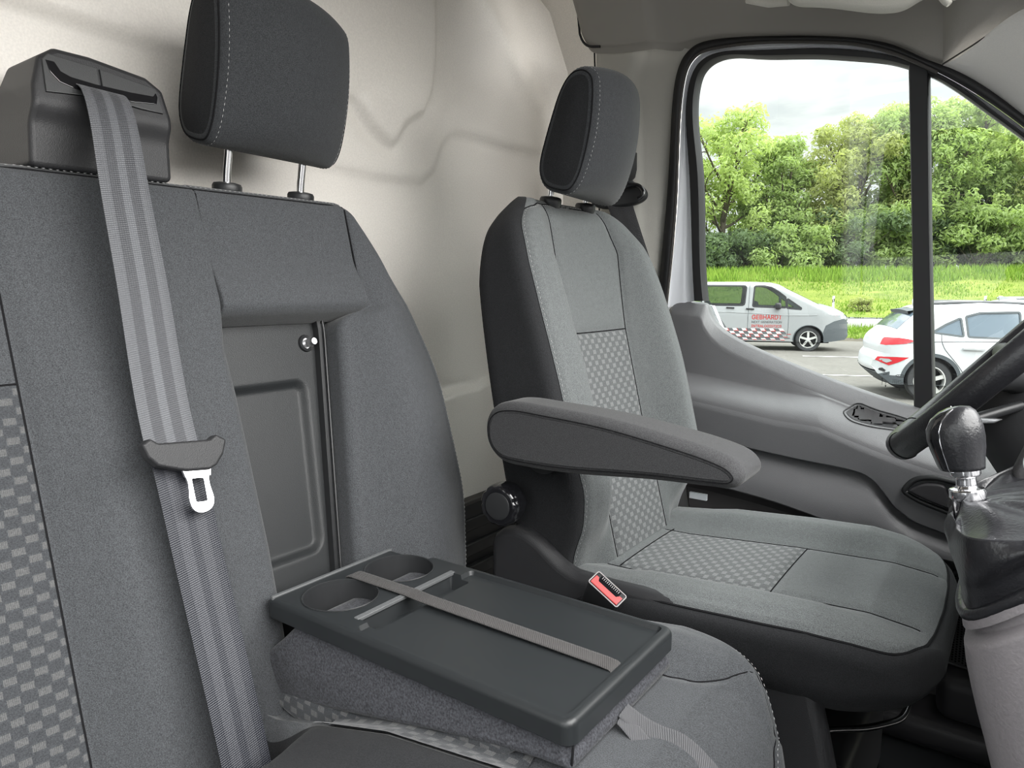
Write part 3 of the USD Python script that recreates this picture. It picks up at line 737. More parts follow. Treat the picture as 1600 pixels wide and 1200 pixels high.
cs = m3.CrossSection([np.array(bl.exterior.coords)[:-1], np.array(bl.interiors[0].coords)[:-1]], m3.FillRule.EvenOdd)
mm = m3.Manifold.extrude(cs, .0028).to_mesh(); vv = mm.vert_properties[:, :3]
put('blade', fixn((np.stack(pl(vv[:, 0], vv[:, 1], vv[:, 2] + .003), 1), mm.tri_verts)), MAT['steel'], tg, smooth=30, label='steel blade with a square window')
for s_ in (-1, 1):
    put('blade', fixn(poly_prism([(.0085 + s_ * .0115, .026), (.0085 + s_ * .0155, .010), (.0085 + s_ * .0185, .010), (.0085 + s_ * .0145, .027)], pl, .003, .0065)), MAT['steel'], tg, smooth=30)


def buckle(pos, ax, across, label, mat):
    """belt buckle: black body with a red press button in a thin pale frame"""
    t = thing('belt_buckle', label, 'buckle', 'belt buckles'); z = unit(ax); e = unit(np.asarray(across, float) - z * (np.asarray(across) @ z)); n = np.cross(z, e); o = np.asarray(pos, float)
    pl = lambda a, b, d: tuple((o + np.multiply.outer(a, e) + np.multiply.outer(b, n) + np.multiply.outer(d, z)).T)
    R = lambda w, h, r: np.array(sg.box(-w, -h, w, h).buffer(-r).buffer(r).exterior.coords)[:-1]
    put('housing', fixn(poly_prism(R(.0275, .0125, .004), pl, -.075, 0., .003, 3)), MAT['black'], t)
    fr = np.array(sg.box(-.0275, -.0125, .0275, .0125).buffer(.0006).exterior.coords)[:-1]
    ring = tube(np.stack(pl(*[R(.0268, .0118, .003)[:, k] for k in (0, 1)], np.full(len(R(.0268, .0118, .003)), .0)), 1), .0009, 6, closed=True)
    put('frame', ring, MAT['pale_frame'], t)
    but = [(-.0245, -.0098), (.0245, -.0098), (.0245, .0040), (.0195, .0040), (.0165, -.0010), (-.0165, -.0010), (-.0195, .0040), (-.0245, .0040)]
    put('button', fixn(poly_prism(but, pl, -.004, .0022, .0012, 3)), mat, t, label='red release button')
    put('slot', fixn(poly_prism([(-.0185, .000), (.0185, .000), (.0185, .0092), (-.0185, .0092)], pl, -.006, .0006)), MAT['gloss'], t)
    for x in np.linspace(-.015, .015, 11):
        put('rib', fixn(poly_prism([(x - .0004, .0055), (x + .0004, .0055), (x + .0004, .0092), (x - .0004, .0092)], pl, 0, .0014)), MAT['pale_frame'], t)
    return t


MAT['pale_frame'] = plain('pale_frame', (.42, .40, .40), .5)
# ---------------------------------------------------------------- driver's seat
def build_driver():
    t = thing('driver_seat', "charcoal driver's seat with folded-out armrest behind the steering wheel", 'seat', 'front seats')
    nrm = math.hypot(1, .25); ev = arr(-.25, 0, 1) / nrm; ew = arr(1, 0, .25) / nrm; O = arr(-.562, 1.19, .43); eu = arr(0, 1, 0)
    zv = lambda z: (z - .43) * nrm
    vt = zv(1.046)
    hwL = lambda v: smooth_interp(v, [zv(z) for z in (.33, .47, .58, .72, .82, .91, .955, .985, 1.01, 1.03, 1.046)], [.215, .245, .262, .265, .262, .254, .242, .226, .20, .172, .145])
    hwR = lambda v: smooth_interp(v, [zv(z) for z in (.33, .47, .58, .72, .82, .91, .955, .985, 1.01, 1.03, 1.046)], [.20, .225, .244, .249, .247, .240, .228, .210, .185, .160, .138])
    amp = lambda v: smooth_interp(v, [zv(.34), zv(.40), zv(.44), zv(.50), zv(.56), zv(.70), zv(.83), zv(.95), zv(1.0), zv(1.05)], [-.05, -.024, -.004, .040, .061, .060, .050, .032, .014, .004])
    def W(u, v):
        a = abs(u); h = hwL(v) if u < 0 else hwR(v)
        x = np.clip((a - .105) / max(h - .105 - .02, .02), 0, 1)
        return amp(v) * (sstep(0, .62, x) - .12 * sstep(.7, 1, x)) - .006 * (1 - (a / .12) ** 2) * (a < .12) + .010 * sstep(zv(.62), zv(.5), v) * math.exp(-(u / .15) ** 2)
    br = [lambda v: -hwL(v), lambda v: -lerp(v, [zv(.5), zv(.8), zv(1.0)], [.108, .114, .098]), lambda v: lerp(v, [zv(.5), zv(.8), zv(.95), vt], [.10, .106, .122, .100]), hwR]
    vr = rows(zv(.35), zv(.80), vt - .05, h=.005) + crown(vt - .05, vt, 14)
    B = Body(O, eu, ev, ew, vr, br, [30, 44, 30], W, lambda v: lerp(v, [0, zv(.5), zv(.9), vt], [-.085, -.105, -.080, -.055]), rf=.034, rb=.022, rt=.05, ns=12)
    L = lambda f, a, b, n=60: [(f(v), v) for v in np.linspace(a, b, n)]
    s1 = B.project(L(br[1], zv(.37), vt - .012)); s2 = B.project(L(br[2], zv(.37), vt - .012))
    s3 = B.project([(br[1](zv(.8)), zv(.80)), (br[2](zv(.8)), zv(.80))])
    s4 = B.project(L(lambda v: -hwL(v) + .0133, zv(.37), vt - .03, 100) + [(-.115, vt - .012), (-.06, vt - .0075), (.06, vt - .0075)])
    s5 = B.project(L(lambda v: hwR(v) - .012, zv(.37), vt - .03, 100))
    out = B.groove([s1, s2, s3, s4, s5], .004, .0075)
    dark = lambda u, v, w, n: (n[:, 1] < -.55) & (u < 0)
    cls = lambda u, v, w, n: np.where((v < zv(.80)) & (u > np.array([br[1](x) for x in v])) & (u < np.array([br[2](x) for x in v])) & (n @ ew > .2), 'i', 'm')
    sp = B.split(cls)
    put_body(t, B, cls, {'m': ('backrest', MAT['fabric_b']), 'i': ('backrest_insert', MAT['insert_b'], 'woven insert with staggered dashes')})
    put('seam', seam_mesh([out[0], out[1], out[2]]), MAT['seam'], t)
    put('seam', seam_mesh([out[3], out[4]], .0013), MAT['seam'], t)
    p, n = out[3]; sd = unit(np.cross(np.gradient(p, axis=0), n)); k = len(p) - 55
    put('stitching', stitches((p - sd * .0045 * np.sign((sd @ eu))[:, None] * -1 + n * .001), n, .0055, .0035, .0008), MAT['thread'], t, kind='stuff')
    # dark side panel: separate cover over the whole inboard side
    ids = np.arange(B.m * B.n).reshape(B.m, B.n)
    side = slice(B.n - 6 - 11 + 1, B.n - 2)
    cols = [j for j in range(B.n) if B.u[B.m // 2, j] < -hwL(B.v[B.m // 2, j]) + .0136 and B.w[B.m // 2, j] > -.2 and j >= B.nf]
    cols = sorted(cols)
    G = B.V[ids[:, cols]] + B.N[ids[:, cols]] * .0009
    put('side_cover', fixn(grid(G)), MAT['fabric_side'], t, smooth=True, label='darker fabric side of the backrest')
    # cushion
    Oc = arr(-.62, 1.165, 0); evc, ewc = arr(1, 0, 0), arr(0, 0, 1); xv = lambda x: x + .62
    def Wz(u, v):
        x = v - .62
        z = lerp(x, [-.62, -.50, -.3, -.15, -.08], [.405, .408, .425, .432, .424])
        b = .030 * sstep(.115, .185, abs(u)) * lerp(x, [-.6, -.45, -.2, -.1], [.5, 1, .9, .3]) - .012 * sstep(.205, .26, abs(u))
        return z + b + .004 * math.cos(u * 9)
    hw = lambda v: smooth_interp(v - .62, [-.62, -.5, -.3, -.2, -.14, -.10, -.075, -.06], [.235, .255, .262, .258, .245, .222, .19, .155])
    bi = .112
    def low(v): return .36
    vr = rows(0., xv(-.54), xv(-.285), xv(-.20), h=.006) + crown(xv(-.20), xv(-.052), 30)
    D = Body(Oc, eu, evc, ewc, vr, [lambda v: -hw(v), lambda v: -min(bi, hw(v) - .05), lambda v: min(bi, hw(v) - .05), hw], [28, 40, 28], Wz, lambda v: lerp(v - .62, [-.62, -.3, -.16, -.05], [.33, .335, .335, .352]), rf=.030, rb=.04, rt=.045, nc=9, ns=14, kmin=.05)
    fr = lambda s_: [(s_ * min(bi, hw(v) - .05), v) for v in np.linspace(.06, xv(-.085), 70)]
    c1, c2 = D.project(fr(-1)), D.project(fr(1))
    c3 = D.project([(-bi, xv(-.285)), (bi, xv(-.285))])
    c5 = D.project([(-bi, xv(-.535)), (bi, xv(-.535))])
    loop = [(-hw(v) + .0107, v) for v in np.linspace(.05, xv(-.106), 110)] + [(-.207, xv(-.0955)), (-.185, xv(-.0835)), (-.15, xv(-.0735)), (-.08, xv(-.0675)), (0, xv(-.066)), (.08, xv(-.0675)), (.15, xv(-.0735)), (.185, xv(-.0835)), (.207, xv(-.0955))] + [(hw(v) - .0107, v) for v in np.linspace(xv(-.106), .05, 110)]
    c4 = D.project(loop)
    for _ in range(30): c4[0][1:-1] = (c4[0][:-2] + 2 * c4[0][1:-1] + c4[0][2:]) / 4
    inside = sg.Polygon([(-.3, -.1)] + loop + [(.3, -.1)])
    out = D.groove([c1, c2, c3, c4], .0035, .007)
    cls = lambda u, v, w, n: np.where((abs(u) < bi) & (v < xv(-.285)) & (v > xv(-.54)) & (n[:, 2] > .5), 'i', np.where(shapely.contains_xy(inside, u, v) & (n[:, 2] > .15) | (v < .05) & (n[:, 2] > .5), 'm', 'b'))
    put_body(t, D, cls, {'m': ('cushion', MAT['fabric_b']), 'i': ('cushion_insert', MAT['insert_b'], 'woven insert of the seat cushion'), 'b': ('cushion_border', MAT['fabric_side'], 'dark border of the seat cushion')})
    put('seam', seam_mesh(out[:3] + [c5]), MAT['seam'], t)
    put('seam', seam_mesh(out[3:], .0021), MAT['seam'], t)
    p, n = out[3]
    put('stitching', stitches(p + n * .0004 + arr(0, 0, -.0045) + unit(n * arr(1, 1, 0)) * .0026, unit(n * arr(1, 1, .1)), .0060, .0036, .0009), MAT['thread'], t, kind='stuff')
    headrest(t, -.594, 1.042, 1.172, .110, (-.738, 1.040), 8, 1.203)
    # armrest
    sc = lambda x, z: (x * .955, .88 + (z - .88) * .955)
    ar = [sc(*p) for p in ((-.700, .650), (-.697, .672), (-.682, .691), (-.655, .700), (-.60, .700), (-.482, .692), (-.38, .677), (-.315, .664), (-.288, .651), (-.281, .637), (-.288, .624), (-.310, .618), (-.40, .614), (-.535, .603), (-.64, .601), (-.665, .604), (-.685, .616), (-.697, .634))]
    def pa(a, b, d):
        f = sstep(-.62, -.30, a)
        return a + .0 * d, .845 + d * (1 + .28 * f) + .012 * f * 0, b + .10 * (d - .03) * 0 + .004 * np.sin(d / .075 * math.pi) * sstep(.60, .66, b)
    rim, c0, c1 = poly_prism(ar, pa, 0, .072, .014, 6, 150, True, .01)
    a_ = put('armrest', join(fixn(rim), fixn(c1)), MAT['fabric_rest'], t, smooth=50, label='padded fabric armrest with a piped edge')
    v, f = fixn(c0); v = v.copy(); cen = v.mean(0)
    pg = sg.Polygon([(x, z) for x, _, z in c0[0][:]]).convex_hull if False else None
    v[:, 1] -= .0015
    put('side_panel', (v, f), MAT['fabric_rest'], a_, smooth=True)
    R = rim[0].reshape(-1, 150, 3)
    put('seam', tube(R[1] + arr(0, -.0014, 0), .0008, 5, closed=True), MAT['seam'], a_)
    put('care_label', rbox((-.352, .890, .600), (-.328, .894, .6085), .0004), MAT['label'], a_, label='small pale care label under the armrest')
    put('pivot', lathe([(0, -.01), (.034, -.01), (.034, .02), (0, .02)], 40, (-.60, .915, .625), (0, 1, 0)), MAT['black'], a_)
    # recliner knob: glossy, with finger scallops
    k0, kax = arr(-.655, .885, .540), unit(arr(.10, -1, .02)); x_ = unit(np.cross(kax, [0, 0, 1.])); y_ = np.cross(kax, x_)
    rr, hh = [], []
    for r, h in [(.022, -.02), (.032, -.012), (.0345, .0), (.0345, .016), (.033, .022), (.030, .0255), (.027, .0265), (.022, .0262), (.0, .0255)]:
        rr.append(r); hh.append(h)
    A = np.linspace(0, 2 * np.pi, 96, endpoint=False)
    sca = 1 - .05 * np.clip(np.cos(A * 9), 0, 1) ** 1.5
    rings = []
    for r, h in zip(rr, hh):
        q = r * np.where((h > .002) & (r > .028), sca, 1.)
        rings.append(k0 + kax * h + (q * np.cos(A))[:, None] * x_ + (q * np.sin(A))[:, None] * y_)
    kn = put('recliner_knob', fixn(loft(rings)), MAT['gloss'], t, smooth=40, label='glossy black round recliner knob')
    put('knob_cap', lathe([(0, .0285), (.018, .0282), (.0215, .0272), (.0225, .0255)], 48, k0, kax), MAT['black'], kn)
    # inboard plastic valance
    top = [(-.712, .42), (-.711, .452), (-.705, .467), (-.688, .481), (-.662, .4885), (-.637, .4855), (-.615, .475), (-.592, .459), (-.572, .446), (-.55, .438), (-.50, .436), (-.43, .438), (-.34, .437), (-.28, .432), (-.235, .427), (-.214, .419), (-.203, .409), (-.19, .385), (-.178, .35), (-.166, .31), (-.155, .27), (-.13, .16), (-.105, .03), (-.105, .0), (-.70, .0), (-.712, .2)]
    def pv(a, b, d): return a, .915 + d + .05 * sstep(.43, .30, b) * 0 - .018 * sstep(.42, .2, b), b
    put('valance', fixn(poly_prism(dense(top, .008, True), pv, 0, .034, .015, 6, None, False, .02)), MAT['shell'], t, smooth=50, label='dark plastic valance on the inboard side of the seat')
    # pedestal and slides
    put('pedestal', rbox((-.66, .95, .0), (-.16, 1.40, .20), .02), MAT['black'], t)
    put('slide_rail', rbox((-.66, .955, .20), (-.12, .985, .235), .006), MAT['black'], t)
    put('slide_rail', rbox((-.66, 1.355, .20), (-.12, 1.385, .235), .006), MAT['black'], t)
    bar = spline(arr((-.30, .97, .232), (-.22, 1.035, .228), (-.19, 1.085, .222), (-.155, 1.118, .220), (-.128, 1.15, .2205), (-.113, 1.175, .2215), (-.108, 1.205, .225), (-.112, 1.26, .226), (-.125, 1.32, .226)), 90)
    put('adjuster_bar', tube(bar, .0052, 12), MAT['barmetal'], t, smooth=60, label='thin metal slide adjuster bar under the front of the seat')
    return t


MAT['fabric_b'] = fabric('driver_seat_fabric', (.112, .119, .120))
MAT['label'] = plain('care_label', (.55, .58, .6), .7)
MAT['barmetal'] = plain('dark_bar_metal', (.25, .25, .26), .22, 1.)
driver = build_driver()
buckle((-.463, .872, .449), (.45, -.48, .75), (.81, .05, -.58), "red-buttoned belt buckle between the driver's seat and the bench", MAT['redlight'])
buckle((-.684, .44, .3225), (.66, -.44, .61), (-.71, -.58, .15), 'red-buttoned belt buckle at the foot of the bench backrest', MAT['red'])
# ---------------------------------------------------------------- cab shell
DPN = .10
def dY(z, off=0.): return 1.62 - DPN * (z - .85) + off      # the door frame leans inwards above the sill
def DP(off=0.): return lambda a, b, d: (a, dY(b, off) + d, b)


def build_bulkhead():
    ys, zs = np.linspace(-.75, 1.98, 300), np.linspace(.36, 1.80, 170); Y, Z = np.meshgrid(ys, zs)
    def line(P, depth, sig, taper=True):
        """a soft pressed crease along the polyline P in (y, z)"""
        Q = dense(spline(P, 60), .01); d, k = cKDTree(Q).query(np.stack([Y.ravel(), Z.ravel()], 1)); e = np.sin(np.clip((k + 3) / (len(Q) + 6), 0, 1) * math.pi) ** .4 if taper else 1
        return (depth * np.exp(-(d / sig) ** 2) * e).reshape(Y.shape)
    def edge(P, h, soft):
        """a raised field inside the polygon P"""
        pg = sg.Polygon(spline(P, 120, True, 2)); d = shapely.distance(shapely.points(Y, Z), pg.exterior) * np.where(shapely.contains_xy(pg, Y, Z), 1, -1)
        return h * sstep(-soft, soft, d)
    X = np.full(Y.shape, -1.085)
    X += .030 * sstep(1.30, 1.05, Y) * sstep(.5, .9, Z)
    X += edge([(-1.5, 2.4), (-1.5, 1.24), (-.5, 1.24), (.30, 1.235), (.90, 1.225), (.955, 1.222), (.985, 1.20), (1.005, 1.165), (1.03, 1.155), (1.05, 1.165), (1.075, 1.205), (1.15, 1.25), (1.185, 1.33), (1.192, 1.5), (1.192, 2.4)], .014, .010)
    X += edge([(-1.5, 1.12), (-.5, 1.12), (.30, 1.12), (.7, 1.115), (1.10, 1.100), (1.165, 1.11), (1.21, 1.15), (1.25, 1.22), (1.31, 1.233), (1.5, 1.23), (1.8, 1.22), (1.8, .66), (1.3, .645), (1.2, .62), (.3, .60), (-1.5, .6)], -.012, .014)
    X += line([(1.36, 1.58), (1.50, 1.44), (1.62, 1.36)], .008, .03)
    X += line([(.95, 1.232), (1.01, 1.16), (1.04, 1.155)], -.008, .014)
    X += .10 * sstep(1.62, 1.95, Y + .5 * np.clip(Z - 1.35, 0, 1))
    X += line([(1.19, .648), (1.28, .648), (1.36, .645)], -.010, .010)
    w = tag(UsdGeom.Xform.Define(stage, numbered('/World', 'wall_rear')).GetPrim(), 'grey painted steel bulkhead behind the seats', 'wall', kind='structure')
    put('bulkhead_panel', grid(np.stack([X, Y, Z], -1)), MAT['bulk'], w, smooth=True)
    for z, x in ((.352, -1.07), (.315, -1.055), (.255, -1.05), (.20, -1.045)):
        put('sill_rail', rbox((x - .03, -.6, z - .020), (x, 1.8, z + .012), .005), MAT['rubber'], w)
    put('lower_panel', (arr((-1.06, -.7, 0), (-1.06, 1.9, 0), (-1.06, 1.9, .37), (-1.06, -.7, .37)), np.array([[0, 1, 2], [0, 2, 3]])), MAT['rubber'], w)
    put('strip', rbox((-1.085, -.7, .360), (-1.058, 1.9, .372), .004), MAT['seal2'], w)


build_bulkhead()
fl = tag(UsdGeom.Xform.Define(stage, numbered('/World', 'floor')).GetPrim(), 'black rubber cab floor', 'floor', kind='structure')
put('floor_mat', rbox((-1.1, -.75, -.03), (.95, 1.66, .0), .01), MAT['floor'], fl)
put('foot_riser', rbox((.02, .95, 0), (.6, 1.60, .035), .012), MAT['floor'], fl)

# pillar trim, headliner, front pillar
OS_OUT = [(-.734, .849), (-.722, .986), (-.709, 1.103), (-.700, 1.215), (-.692, 1.311), (-.683, 1.356), (-.667, 1.387), (-.642, 1.406), (-.606, 1.411), (-.537, 1.404), (-.395, 1.379), (-.299, 1.355), (-.237, 1.329), (-.192, 1.300), (-.163, 1.285), (-.121, 1.258), (-.037, 1.183), (.041, 1.104), (.20, .95)]
OS_IN = [(-.711, .834), (-.696, .955), (-.682, 1.100), (-.671, 1.280), (-.663, 1.333), (-.650, 1.367), (-.623, 1.387), (-.592, 1.390), (-.537, 1.388), (-.395, 1.366), (-.298, 1.342), (-.237, 1.314), (-.191, 1.286), (-.137, 1.248), (-.035, 1.160), (.043, 1.080), (.19, .94)]
IB_OUT = [(-.648, .850), (-.655, 1.031), (-.661, 1.173), (-.662, 1.315), (-.653, 1.347), (-.635, 1.372), (-.606, 1.384), (-.536, 1.380), (-.395, 1.359), (-.298, 1.336), (-.244, 1.315), (-.200, 1.291), (-.133, 1.243), (-.090, 1.204), (-.034, 1.153), (.045, 1.067), (.19, .92)]
GL = [(-.621, .850), (-.629, .954), (-.636, 1.167), (-.640, 1.329), (-.631, 1.352), (-.613, 1.368), (-.599, 1.373), (-.509, 1.363), (-.398, 1.344), (-.315, 1.325), (-.255, 1.308), (-.223, 1.294), (-.188, 1.275), (-.132, 1.232), (-.089, 1.193), (-.033, 1.142), (.045, 1.056), (.18, .90)]
SILL = [(-.621, .850), (-.609, .821), (-.590, .794), (-.552, .767), (-.500, .743), (-.402, .704), (-.296, .668), (-.234, .650), (-.178, .638), (.0, .60), (.2, .57)]


def strip_between(A, B, n=220, ya=0., yb=0., mid=None):
    """a skin between two outlines on the door plane; mid = (fraction, offset) bulge rows"""
    a, b = spline(A, n), spline(B, n); rows_ = [(0, ya)] + (mid or []) + [(1, yb)]
    P = np.array([np.stack([a[:, 0] * (1 - t) + b[:, 0] * t, dY(a[:, 1] * (1 - t) + b[:, 1] * t, o), a[:, 1] * (1 - t) + b[:, 1] * t], 1) for t, o in rows_])
    return fixn(grid(P))


tr = tag(UsdGeom.Xform.Define(stage, numbered('/World', 'trim')).GetPrim(), "light grey pillar trim behind the driver's door", 'pillar trim', kind='structure')
zs = np.linspace(.30, 1.47, 60)
edge = smooth_interp(zs, [.30, .849, .986, 1.103, 1.215, 1.311, 1.356, 1.387, 1.47], [-.75, -.734, -.722, -.709, -.700, -.690, -.680, -.660, -.60])
sec = []
for z, e in zip(zs, edge):
    y = dY(z, -.0)
    top = sstep(1.33, 1.47, z)
    f = -.775 + .03 * top
    sec.append([(-.905, y + .10, z), (-.876, y + .035, z), (-.871, y - .028, z), (-.862, y - .040, z), (-.84, y - .046, z), (f - .03, y - .052, z), (f - .012, y - .052, z), (f, y - .047, z), (f + .013, y - .036, z), (f + .023, y - .018, z), (e - .004 if e > f + .035 else f + .03, y + .004, z), (e + .006, y + .012, z)])
put('pillar_trim', grid(np.array(sec)), MAT['trim'], tr, smooth=True)
put('trim_joint', tube(arr((-.8745, dY(1.45, -.03), 1.45), (-.8745, dY(.9, -.03), .9)), .0022, 6), MAT['rubber'], tr)

ce = tag(UsdGeom.Xform.Define(stage, numbered('/World', 'ceiling')).GetPrim(), 'grey soft headliner over the cab', 'ceiling', kind='structure')
# section of the headliner's side: from the door seal up and inwards to the roof
xs = np.r_[np.linspace(-.886, -.83, 14), np.linspace(-.82, -.12, 60)]
xs = np.r_[np.linspace(-.886, -.83, 14), np.linspace(-.82, -.165, 60)]
low = smooth_interp(xs, [-.886, -.884, -.878, -.868, -.856, -.83, -.78, -.70, -.642, -.606, -.537, -.395, -.299, -.237, -.192, -.163, -.12], [1.52, 1.470, 1.446, 1.432, 1.425, 1.420, 1.413, 1.408, 1.414, 1.413, 1.405, 1.380, 1.357, 1.331, 1.302, 1.287, 1.262])
prof = [(0.012, -.010), (.004, .000), (-.004, .001), (-.010, .006), (-.017, .016), (-.028, .034), (-.048, .062), (-.085, .105), (-.14, .15), (-.22, .195), (-.36, .235), (-.6, .262), (-1.2, .27), (-2.2, .27)]
yin = -.060 * sstep(-.665, -.715, xs)
P = np.array([[(x, dY(z) - .008 + yi + dy, z + dz * (1 if dz < .12 else 1) + max(0, 1.41 - z) * sstep(.1, .27, dz)) for dy, dz in prof] for x, z, yi in zip(xs, low, yin)])
put('headliner', fixn(grid(P)), MAT['headliner'], ce, smooth=True)
put('headliner_edge', tube(P[:14, 4] * 0 + np.stack([xs[:14] - .003, P[:14, 3, 1] + .0, low[:14]], 1), .0028, 6), MAT['rubber'], ce)
put('headliner_edge', tube(np.stack([np.full(20, -.889), np.linspace(dY(1.5) - .02, 1.1, 20), np.linspace(1.515, 1.70, 20)], 1), .003, 6), MAT['rubber'], ce)
put('roof', (arr((-1.12, -.75, 1.70), (-.10, -.75, 1.70), (-.10, 1.6, 1.70), (-1.12, 1.6, 1.70)), np.array([[0, 1, 2], [0, 2, 3]])), MAT['headliner'], ce)
put('roof', rbox((-.12, -.75, 1.66), (.16, 1.30, 1.71), .02), MAT['headliner'], ce)
# rear upper fill behind the headliner edge
put('roof_side', fixn(grid(np.array([[(x, 1.72, 1.30), (x, 1.70, 1.45), (x, 1.62, 1.58), (x, 1.45, 1.70)] for x in (-1.12, -.87)]))), MAT['bulk'], ce, smooth=True)
# side panel of the cabin outside the pillar, closes the view between bulkhead and pillar trim
put('side_skin', rbox((-1.12, 1.72, .0), (-.74, 1.74, 1.5), .005), MAT['bulk'], tr)

tp = tag(UsdGeom.Xform.Define(stage, numbered('/World', 'trim')).GetPrim(), 'light grey windscreen pillar trim at the top right corner', 'pillar trim', kind='structure')
lo = spline([(-.165, 1.283), (-.121, 1.258), (-.037, 1.183), (.041, 1.104), (.20, .95)], 50); R = []
up_ = spline(arr((-.165, dY(1.283) - .013, 1.2845), (-.10, 1.505, 1.304), (-.03, 1.453, 1.3245), (.06, 1.43, 1.27), (.17, 1.43, 1.16), (.32, 1.45, .98)), 50)
for k, (x, z) in enumerate(lo):
    a = arr(x, dY(z) - .008, z); row = [a + arr(-.001, .012, -.006)]
    for t in np.linspace(0, 1, 14): row.append(a * (1 - t) + up_[k] * t + arr(.2, -1, .35) * .030 * math.sin(math.pi * t) ** .7 * min(1, k / 14))
    R.append(row)
put('front_pillar_trim', fixn(grid(np.array(R))), MAT['apillar'] if 'apillar' in MAT else MAT['trim'], tp, smooth=True)
# headliner forward of the joint, up to the windscreen header
S0 = P[-1]; S1 = spline(arr((-.03, 1.455, 1.325), (.0, 1.42, 1.355), (.06, 1.32, 1.42), (.12, 1.10, 1.53), (.15, .6, 1.62), (.16, -.6, 1.64)), len(S0))
put('headliner', fixn(grid(np.array([S0 * (1 - t) + S1 * t + arr(0, -.012, .012) * math.sin(math.pi * t) * 0 for t in np.linspace(0, 1, 24)]))), MAT['headliner'], ce, smooth=True)
put('trim_joint', tube(arr((-.165, dY(1.283) - .013, 1.2845), (-.12, 1.522, 1.296), (-.075, 1.488, 1.312), (-.03, 1.453, 1.3245)), .0016, 6), MAT['seal2'], tp)

# windscreen corner with its dark printed border
ws = tag(UsdGeom.Xform.Define(stage, numbered('/World', 'window')).GetPrim(), 'windscreen corner with a dark printed edge', 'windscreen', kind='structure')
o, e1, e2 = arr(-.028, 1.452, 1.338), unit(arr(.55, -.25, -.55)), unit(arr(.12, -.95, .10))
pw = lambda a, b, d: tuple((o + np.multiply.outer(a, e1) + np.multiply.outer(b, e2) + np.multiply.outer(d, unit(np.cross(e1, e2)))).T)
put('windscreen_border', fixn(poly_prism([(-.01, -.004), (-.012, .03), (-.012, .6), (.012, .6), (.012, .03), (.02, .016), (.05, .010), (.4, .01), (.4, -.004)], pw, 0, .004)), MAT['gloss'], ws)

# sun visor
vi = thing('sun_visor', "cream sun visor folded up above the driver's window", 'sun visor')
vp = [(-.385, 1.3775), (-.374, 1.366), (-.35, 1.3585), (-.29, 1.343), (-.222, 1.3265), (-.208, 1.3265), (-.192, 1.331), (-.175, 1.336), (-.13, 1.328), (-.125, 1.36), (-.16, 1.42), (-.36, 1.45), (-.39, 1.43)]
put('visor_pad', fixn(poly_prism(spline(vp, 160, True, 3), lambda a, b, d: (a, 1.35 + d - .5 * (b - 1.33), b), 0, .022, .008, 4)), MAT['visor'], vi, smooth=50)
put('clip', tube(arr((-.150, 1.352, 1.334), (-.144, 1.352, 1.323), (-.140, 1.352, 1.318)), arr(.008, .0065, .005), 10), MAT['visor'], vi, smooth=60)
put('hinge_arm', tube(arr((-.46, 1.36, 1.400), (-.42, 1.36, 1.384), (-.385, 1.355, 1.378)), .008, 10), MAT['visor'], vi, smooth=60)

# ---------------------------------------------------------------- driver's door
door = tag(UsdGeom.Xform.Define(stage, numbered('/World', 'door')).GetPrim(), "driver's door with grey plastic trim, armrest and black-framed window", 'door', kind='structure')
put('door_seal', strip_between(OS_OUT, OS_IN, ya=.008, yb=-.004, mid=[(.12, -.008), (.5, -.013), (.85, -.012)]), MAT['rubber'], door, smooth=60, label='black rubber door seal')
put('seal_strip', strip_between(OS_IN, IB_OUT, ya=-.002, yb=.016, mid=[(.05, .010), (.45, .012), (.60, .0125), (.66, .017), (.8, .018)]), MAT['paint_inner'], door, smooth=40, label='white painted door frame between the seals')
a = spline(OS_IN, 220)
put('seal_lip', tube(np.stack([a[:, 0] - .002, dY(a[:, 1], -.009), a[:, 1]], 1)[:150], .0035, 8), MAT['seal2'], door, smooth=60)
put('glass_run', strip_between(IB_OUT, GL, ya=.016, yb=.034, mid=[(.04, .006), (.15, .004), (.8, .006), (.95, .012)]), MAT['rubber'], door, smooth=50, label='black channel around the window glass')
zz = np.linspace(1.30, .56, 40)
xa, xb = lerp(zz, [.60, .642, .880, 1.064, 1.30], [-.177, -.179, -.194, -.207, -.224]), lerp(zz, [.60, .624, .690, 1.002, 1.28], [-.138, -.140, -.146, -.170, -.189])
P = np.array([np.stack([xa * (1 - t) + xb * t, dY(zz, o), zz], 1) for t, o in ((0, .04), (0, .012), (.03, .006), (.08, .004), (.92, .004), (.97, .006), (1, .012), (1, .04))])
put('window_divider', fixn(grid(P)), MAT['rubber'], door, smooth=35, label='black vertical bar dividing the window')


